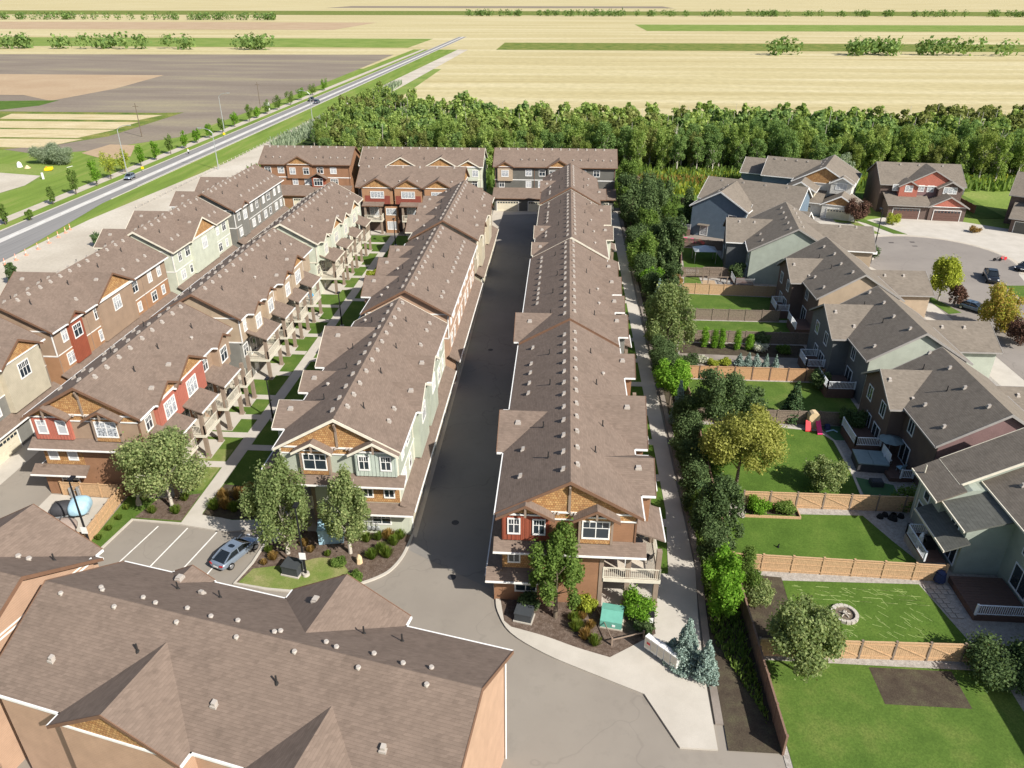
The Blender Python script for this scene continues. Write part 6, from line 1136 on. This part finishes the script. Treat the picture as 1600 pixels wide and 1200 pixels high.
# ------------------------------------------------------------------ utilities and garden things
r = empty('utility_box', (5.0, 45.0, .15), R_(-10), 'green steel utility box in the bark bed at the front right', 'utility box'); b = MB(); b.box(-.95, .95, -.8, .8, 0, .12); b.build('base', M['concrete'], r); b = MB(); b.prism([(-.85, -.75, .12), (-.85, .75, .12), (-.85, .75, 1.15), (-.85, .1, 1.2), (-.85, -.75, .75)], (1.7, 0, 0)); b.build('cabinet', M['greenbox'], r); b = MB(); b.slab([(-.88, .1, 1.235), (.88, .1, 1.235), (.88, .8, 1.185), (-.88, .8, 1.185)], .06); b.build('lid', M['greenbox'], r); b = MB(); b.box(.1, .35, -.78, -.755, .3, .5); b.build('label_plate', M['sign'], r)
for lb, x, y, s in (('dark steel utility box on the island lawn beside the lamp', -22.3, 49.1, 1.0), ('dark utility box in the shade under the brown end block window', -2.0, 45.0, .9)):
    r = empty('utility_box', (x, y, .14), R_(-12), lb, 'utility box'); b = MB(); b.box(-.85 * s, .85 * s, -.7 * s, .7 * s, 0, .12); b.build('base', M['concw'], r); b = MB(); b.box(-.75 * s, .75 * s, -.6 * s, .6 * s, .12, .95 * s); b.slab([(-.8 * s, -.65 * s, 1.0 * s), (.8 * s, -.65 * s, 1.0 * s), (.8 * s, .65 * s, 1.08 * s), (-.8 * s, .65 * s, 1.08 * s)], .1); b.build('cabinet', M['greenboxd'], r)
r = empty('mailbox_bank', (8.55, 41.4, .17), R_(-43), 'row of white community mailboxes at the bottom of the walk', 'mailbox')
for i in range(5):
    b = MB(); b.box(-.28, .28, -.24, .24, .35, 1.5); o = b.build('mailbox', M['white'], r, (-1.2 + .6 * i, 0, 0)); b = MB(); [b.box(-.24, .24, -.255, -.245, .5 + .24 * k, .7 + .24 * k) for k in range(4)]; b.build('mail_door', M['cream'], o)
    b = MB(); b.box(-.1, .1, -.1, .1, 0, .35); b.build('pedestal', M['metal'], o)
b = MB(); b.box(-.06, .25, -.262, -.256, .9, 1.12); b.build('red_sticker', M['red'], r, (-1.2, 0, 0))
r = empty('mailbox_post', (8.0, 44.9, .15), 0, 'black cabinet with a white notice beside the wide green shrub', 'cabinet'); b = MB(); b.box(-.3, .3, -.22, .22, 0, 1.3); b.build('cabinet', M['black'], r); b = MB(); b.box(-.22, .22, -.235, -.225, .5, 1.0); b.build('notice', M['sign'], r)
r = empty('low_rail_fence', (0, 0, .15), 0, 'low dark rail fence around the green utility box', 'fence'); P = [(3.4, 46.9), (4.2, 44.9), (4.9, 42.6), (7.4, 43.5), (6.4, 46.0)]
for p in P: b = MB(); b.box(p[0] - .06, p[0] + .06, p[1] - .06, p[1] + .06, 0, .8); b.build('post', M['timber'], r)
for p, q in zip(P[:-1], P[1:]): b = MB(); b.bar((*p, .6), (*q, .6), .05, .1); b.build('rail', M['timber'], r)
b = MB(); b.tube((0, 0, 0), (.02, 0, .5), .32, .28, 7); b.tube((.02, 0, .5), (0, .03, .85), .28, .1, 7); tag(b.build('boulder', M['sandpile'], None, (-16.9, 50.7, .13)), 'pale upright stone in the bark bed of the sage end block', 'stone')
b = MB(); b.tube((0, 0, 0), (0, 0, .55), .3, .22, 8); b.tube((0, 0, .55), (.05, 0, .85), .2, .12, 8); b.tube((.05, 0, .8), (.2, 0, .9), .1, .04, 6); tag(b.build('boulder', M['stone'], None, (-40.6, 57.6, .15)), 'grey garden ornament stone at the foot of the broad pale tree', 'ornament')
r = empty('meter_bank', (-14.9 - 2.0, 54.86, .9), 0, 'three grey gas meters with pipes on the sage end wall', 'gas meter')
for i in range(3): b = MB(); b.tube((i * .42, -.12, 0), (i * .42, -.34, 0), .17, .17, 12); b.tube((i * .42, -.2, .1), (i * .42, -.2, .7), .03); b.build('meter', M['metal'], r)
b = MB(); b.tube((-.2, -.2, .7), (1.1, -.2, .7), .03); b.tube((-.2, -.2, -.2), (1.1, -.2, -.2), .03); b.build('pipe', M['metal'], r)
b = MB(); b.box(-1.1, 1.1, -.7, .7, 0, 1.5); b.slab([(-1.15, -.75, 1.6), (1.15, -.75, 1.6), (1.15, .75, 1.75), (-1.15, .75, 1.75)], .1); tag(b.build('storage_box', M['tarp'], None, (-20.2, 53.7, .14), .2), 'pale blue grey storage box behind the pale trunk tree', 'storage box')
# fire pit, trampoline of things in the yards
r = empty('fire_pit', (23.9, 47.1, .09), 0, 'round stone fire pit on the striped lawn', 'fire pit')
for i in range(16): a = i * math.pi / 8; b = MB(); b.box(-.17, .17, -.14, .14, 0, .26); b.build('stone', M['concw'], r, (math.cos(a) * .92, math.sin(a) * .92, 0), a + math.pi / 2)
b = MB(); b.tube((0, 0, 0), (0, 0, .1), .8, .8, 20); b.build('ash_bed', M['bark'], r); b = MB(); [b.tube((math.cos(a) * .45, math.sin(a) * .45, .14), (-math.cos(a) * .2, -math.sin(a) * .2, .35), .05, .04, 6) for a in (0, 1.3, 2.6, 3.9, 5.2)]; b.build('log', M['barkw'], r)
def raised_deck(label, x0, x1, y0, y1, h, m='deck', rails='', rm='wrail', skirt=None):
    r = empty('deck', (x0, y0, 0), 0, label, 'deck'); W = x1 - x0; D = y1 - y0; b = MB(); n = max(2, int(D / .3))
    for i in range(n): b.box(0, W, D * i / n + .008, D * (i + 1) / n - .008, h - .06, h)
    b.build('deck_boards', M[m], r); b = MB(); b.box(0.02, W - .02, .02, D - .02, 0, h - .06); b.build('deck_base', M[skirt or m], r)
    def rail(p, q):
        b = MB(); p = Vector((*p, h)); q = Vector((*q, h)); n = max(1, int((q - p).length / .17)); b.bar(p + Vector((0, 0, 1)), q + Vector((0, 0, 1)), .1, .06); b.bar(p + Vector((0, 0, .1)), q + Vector((0, 0, .1)), .06, .05)
        for i in range(n + 1): c = p.lerp(q, i / n); b.box(c.x - .022, c.x + .022, c.y - .022, c.y + .022, h + .1, h + 1)
        b.build('railing', M[rm], r)
        for c in (p, q): b = MB(); b.box(c.x - .07, c.x + .07, c.y - .07, c.y + .07, h, h + 1.1); b.build('post', M[rm], r)
    if 'w' in rails: rail((.06, .06), (.06, D - .06))
    if 's' in rails: rail((.06, .06), (W - .06, .06))
    if 'n' in rails: rail((.06, D - .06), (W - .06, D - .06))
    if 'h' in rails: rail((W * .45, .06), (W - .06, .06))
    return r
raised_deck('dark brown deck with white side railing behind the sage house', 34.0, 38.4, 47.2, 51.8, .65, rails='s'); raised_deck('small white railed deck with covered grill on the pale gravel', 32.4, 34.3, 53.2, 57.2, .9, rails='wn', skirt='stone')
raised_deck('umber deck with white railing beside the toy slide yard', 32.6, 35.4, 71.8, 76.2, 1.1, rails='ws'); raised_deck('low dark deck with patio chairs behind the hot tub', 34.6, 36.9, 66.6, 71.4, .5, rails='h'); raised_deck('dark deck of the slate grey house with white railings', 33.4, 36.8, 84.6, 88.6, 1.3, rails='ws'); raised_deck('white railed stair deck behind the blue spruce garden', 32.6, 35, 91, 94.4, 1.2, rails='wsn')
raised_deck('maroon deck of the brown house with white railing', 34.4, 37, 103.2, 107.4, 1.3, rails='w'); raised_deck('white railed deck behind the brown house by the tan fence', 33.4, 35.3, 110.2, 114, 1.3, rails='wsn'); raised_deck('grey railed deck below the green gable wall house', 29.4, 32.6, 122, 125.6, 1.2, rails='ws', rm='metal'); raised_deck('small railed landing left of the blue house', 25.0, 26.6, 154, 157.4, 1.4, rails='ws', rm='metal')
r = empty('hot_tub', (31.9, 68.3, .08), R_(-5), 'square hot tub with grey folding cover beside the umber house', 'hot tub'); b = MB(); b.box(0, 3.0, 0, 2.7, 0, .95); b.build('shell', M['tarpd'], r); b = MB(); b.box(-.04, 1.48, -.04, 2.74, .95, 1.07); b.build('cover_half', M['spa'], r); b = MB(); b.box(1.52, 3.04, -.04, 2.74, .95, 1.07); b.build('cover_half', M['spa'], r)
b = MB(); b.box(0, .06, 0, 2.2, 0, 1.6); tag(b.build('privacy_screen', M['wrail'], None, (35.1, 68.6, .5)), 'pale glass screen at the right end of the hot tub', 'screen')
def parasol(label, x, y, z, m, h=2.4, r=1.3): o = empty('parasol', (x, y, z), 0, label, 'parasol'); b = MB(); b.tube((0, 0, 0), (0, 0, h), .03); b.build('pole', M['metal'], o); b = MB(); b.tube((0, 0, h - .4), (0, 0, h), r, .05, 8); b.build('canopy', M[m], o)
parasol('grey green parasol behind the hot tub screen', 35.9, 71.0, .5, 'spa')
def chair(label, x, y, z, a, m, g=None):
    r = empty('patio_chair', (x, y, z), R_(a), label, 'chair', g); b = MB(); b.box(-.3, .3, -.3, .3, .4, .5); b.build('seat', M[m], r); b = MB(); b.slab([(-.3, .28, .5), (.3, .28, .5), (.3, .45, 1.05), (-.3, .45, 1.05)], .06); b.build('backrest', M[m], r)
    for sx in (-.26, .26):
        for sy in (-.26, .26): b = MB(); b.box(sx - .025, sx + .025, sy - .025, sy + .025, 0, .4); b.build('leg', M['metal'], r)
chair('pale patio chair nearest the glass screen', 35.3, 69.4, .5, 30, 'wrail'); chair('pale patio chair by the white deck railing', 36.1, 68.0, .5, 200, 'tarp')
for i, (x, y) in enumerate(((6.9, 50.4), (7.6, 52.0), (8.0, 49.2))): chair(['dark wicker chair on the corner balcony of the brown end block', 'second dark wicker chair at the back of the corner balcony', 'dark wicker chair at the rail of the corner balcony'][i], x, y, 3.0, 40 + 90 * i, 'black')
r = empty('table', (7.3, 50.9, 3.0), 0, 'small round dark table on the corner balcony', 'table'); b = MB(); b.tube((0, 0, .7), (0, 0, .74), .45, .45, 14); b.build('tabletop', M['black'], r); b = MB(); b.tube((0, 0, 0), (0, 0, .7), .05); b.build('leg', M['black'], r)
b = MB(); b.tube((0, 0, .2), (0, 0, 1.0), .5, .42, 9); b.tube((0, 0, 1.0), (.1, 0, 1.25), .42, .2, 9); tag(b.build('covered_grill', M['navy'], None, (33.2, 51.6, .1)), 'navy covered barbecue at the corner of the dark brown deck', 'barbecue'); b = MB(); b.box(-.5, .5, -.35, .35, 0, .9); b.tube((-.5, 0, .9), (.5, 0, .9), .35, .35, 10); tag(b.build('covered_grill', M['black'], None, (33.6, 55.2, .9)), 'black barbecue on the small white railed deck', 'barbecue')
b = MB(); b.tube((0, 0, 0), (.1, 0, .9), .32, .25, 9); b.tube((.1, 0, .9), (.1, .1, 1.2), .25, .1, 9); tag(b.build('white_bundle', M['white'], None, (33.0, 55.6, .9)), 'white bundled cover beside the black barbecue', 'bundle'); b = MB(); b.box(-.6, .6, -.45, .45, 0, .55); b.box(-.5, .5, -.35, .35, .55, .62); tag(b.build('storage_chest', M['greenboxd'], None, (33.0, 65.9, .09)), 'black storage chest on the artificial turf below the hot tub', 'chest')
q = random.Random(5)
for i in range(7): b = MB(); b.tube((0, 0, 0), (0, 0, .34), .34, .22, 8); tag(b.build('rubbish_bag', M['tyre'], None, (31.4 + q.uniform(0, 2.2), 60.4 + q.uniform(-.3, .4), .07), q.uniform(0, 3)), 'black bag in the heap on the gravel by the braced fence', 'bag', 'black bags heaped by the fence')
b = MB(); [b.bar((q.uniform(-.9, .9), q.uniform(-.6, .6), .1), (q.uniform(-.9, .9), q.uniform(-.6, .6), .8), .08, .05) for _ in range(26)]; tag(b.build('brush_pile', M['stone'], None, (17.6, 59.9, .08)), 'grey pile of sticks left of the vegetable bed', 'brush pile', None, 'stuff')
r = empty('garden_bed', (18.5, 59.6, 0), 0, 'low timber edge of the vegetable bed', 'garden bed')
for a in ((0, 5.3, 0, .1), (5.2, 5.3, .1, 1.6)): b = MB(); b.box(*a, .05, .34); b.build('board', M['fence'], r)
b = MB(); b.tube((0, 0, 0), (0, 0, .3), .12, .05, 6); b.tube((0, 0, .3), (.1, 0, .4), .05, .04, 6); tag(b.build('crow', M['black'], None, (20.6, 55.3, .085)), 'small dark bird standing on the striped lawn', 'bird')
for i in range(7):
    for j in range(2 if i > 1 else 4): b = MB(); b.box(-.24, .24, -.24, .24, 0, .05); tag(b.build('paving_stone', M['stone'], None, (31.9 + .55 * j + i * .12, 50.9 - .55 * i, .085)), 'square grey paver between the fire pit lawn and the brown deck', 'paver', 'square pavers beside the brown deck')
# toy slide and play house
r = empty('play_house', (29.8, 77.0, .09), 0, 'toy play house with pink slide in front of the weathered fence', 'play house'); b = MB(); b.box(-.7, .5, -.2, .6, 0, 1.5); b.build('tower', M['sandpile'], r); b = MB(); b.tube((-.1, -.25, 1.5), (-.1, .65, 1.5), .62, .62, 12); b.build('arch_roof', M['sandpile'], r); b = MB(); b.slab([(.1, -1.5, .15), (.65, -1.5, .15), (.6, -.1, 1.25), (.05, -.1, 1.25)], .12); b.build('slide', M['pink'], r); b = MB(); b.slab([(-1.1, -.9, .15), (-.4, -.9, .15), (-.5, -.1, 1.1), (-1.0, -.1, 1.1)], .12); b.build('red_slide', M['red'], r)
b = MB(); b.tube((0, 0, 0), (0, 0, .5), .4, .3, 10); tag(b.build('toy_ball', M['navy'], None, (31.4, 77.0, .09)), 'dark blue toy right of the pink slide', 'toy'); b = MB(); b.tube((0, 0, .1), (.9, .3, .2), .09, .07); b.tube((.9, .3, .2), (1.3, 0, .1), .07, .07); tag(b.build('toy_tube', M['tarp'], None, (31.0, 76.1, .09)), 'pale blue curved toy on the small turf', 'toy')
# far yards
r = empty('gazebo', (26.8, 137.6, .08), 0, 'grey canopy gazebo behind the sand box fence', 'gazebo'); b = MB(); [b.tube((x, y, 0), (x, y, 2.3), .05) for x in (-1.9, 1.9) for y in (-1.5, 1.5)]; b.build('post', M['metal'], r)['kind'] = 'stuff'; b = MB(); b.v = [(-2.1, -1.7, 2.3), (2.1, -1.7, 2.3), (2.1, 1.7, 2.3), (-2.1, 1.7, 2.3), (0, 0, 3.1)]; b.f = [(0, 1, 4), (1, 2, 4), (2, 3, 4), (3, 0, 4)]; b.mi = [0] * 4; b.build('canopy', M['metal'], r)
r = empty('pergola', (25.4, 122.2, .08), 0, 'brown timber pergola frame around the sand box', 'pergola')
for x, y in ((-.5, -.4), (2.6, -.4), (-.5, 4.4), (2.6, 4.4)): b = MB(); b.box(x - .08, x + .08, y - .08, y + .08, 0, 2.4); b.build('post', M['fenceg'], r)
for y in (-.4, 4.4): b = MB(); b.box(-.7, 2.8, y - .05, y + .05, 2.4, 2.56); b.build('beam', M['fenceg'], r)
b = MB(); b.box(0, 2.1, 0, 1.6, 0, .8); tag(b.build('storage_chest', M['stone'], None, (28.0, 122.6, .08)), 'pale grey patio box right of the sand box', 'chest'); b = MB(); b.box(0, 2.2, 0, 1.2, 0, .5); tag(b.build('lawn_bench', M['wrail'], None, (22.6, 130.2, .08)), 'white bench on the lawn left of the grey gazebo', 'bench')
for i, (x, y) in enumerate(((25.0, 149.4), (26.4, 149), (28.0, 148.4))): b = MB(); b.slab([(-.5, -.8, .35), (.5, -.8, .35), (.5, .9, .75), (-.5, .9, .75)], .12); b.box(-.4, .4, -.7, .7, .05, .25); tag(b.build('sun_lounger', M['pink'] if i < 2 else M['red'], None, (x, y, .08), .3 * i), ['pink float lounger leftmost beside the far weathered fence', 'pink float lounger in the middle beside the far weathered fence', 'red float lounger rightmost beside the far weathered fence'][i], 'lounger')
b = MB(); b.box(-1.6, 1.6, -1.3, 1.3, 0, 2.0); tag(b.build('hot_tub_box', M['sandpile'], None, (31.6, 197.5, .08)), 'low pale box at the far lawn edge before the meadow', 'box').scale = (1.6, .7, .5)
r = empty('garden_shed', (18.6, 197.8, .05), R_(10), 'small tan garden shed with brown roof at the end of the walk trees', 'shed'); b = MB(); b.prism([(-1.5, -1.2, 0), (1.5, -1.2, 0), (1.5, -1.2, 2), (0, -1.2, 2.9), (-1.5, -1.2, 2)], (0, 2.4, 0)); b.build('wall', M['s_tan2'], r); b = MB(); [b.slab([(0, -1.4, 3.05), (g * 1.8, -1.4, 1.95), (g * 1.8, 1.4, 1.95), (0, 1.4, 3.05)], .08) for g in (-1, 1)]; b.build('roof', M['roof'], r)
r = empty('garden_shed', (97.5, 196, .05), R_(-6), 'grey garden shed between the red duplex and the corner house', 'shed'); b = MB(); b.prism([(-2, -1.6, 0), (2, -1.6, 0), (2, -1.6, 2.6), (0, -1.6, 3.6), (-2, -1.6, 2.6)], (0, 3.2, 0)); b.build('wall', M['s_slate'], r); b = MB(); [b.slab([(0, -1.8, 3.8), (g * 2.4, -1.8, 2.5), (g * 2.4, 1.8, 2.5), (0, 1.8, 3.8)], .1) for g in (-1, 1)]; b.build('roof', M['roofg'], r)
for i, (x, y, a) in enumerate(((81.6, 141.2, 0), (83.0, 141.9, 60))): b = MB(); b.tube((-.5, 0, .32), (-.5, .05, .32), .32, .32, 12); b.tube((.5, 0, .32), (.5, .05, .32), .32, .32, 12); b.tube((-.5, 0, .32), (0, 0, .75), .03); b.tube((0, 0, .75), (.45, 0, .8), .03); b.tube((.45, 0, .95), (.5, 0, .32), .03); b.tube((-.1, 0, .3), (0, 0, .9), .03); o = b.build('bicycle', M['red' if i else 'black'], None, (x, y, .09), a); tag(o, ['black bicycle standing on the pale driveway at the right edge', 'red bicycle beside the black one on the driveway'][i], 'bicycle')
b = MB(); b.tube((0, 0, 0), (0, 0, .1), .25, .25, 12); tag(b.build('satellite_dish', M['metal'], None, (43.0, 125.1, 2.2)), 'round grey satellite dish on the green gable wall', 'satellite dish').rotation_euler = (R_(60), 0, 0)
# blue chair and clutter on the far balconies of the garden row
for lb, x, y, m in (('bright blue covered barbecue on a balcony of the middle garden row block', -37.7, 105.6, 'tarpblue'), ('dark barbecue on the balcony of the red end block', -37.6, 74.4, 'black'), ('dark round grill on the second garden row balcony', -37.6, 92.6, 'black')):
    if m == 'tarpblue' and m not in M: M[m] = plain('tarp_strong_blue', (.05, .35, .62), .5)
    b = MB(); b.tube((0, 0, 0), (0, 0, .9), .35, .42, 8); b.tube((0, 0, .9), (0, 0, 1.25), .42, .2, 8); tag(b.build('covered_grill', M[m], None, (x, y, 3.0)), lb, 'barbecue')

for x, y in ((-9.2, 57), (-9.4, 96), (-8.5, 49.5)): b = MB(); b.tube((0, 0, 0), (0, 0, .012), .36, .36, 16); tag(b.build('manhole_cover', M['tarpd'], None, (x, y, .03)), kind='structure')
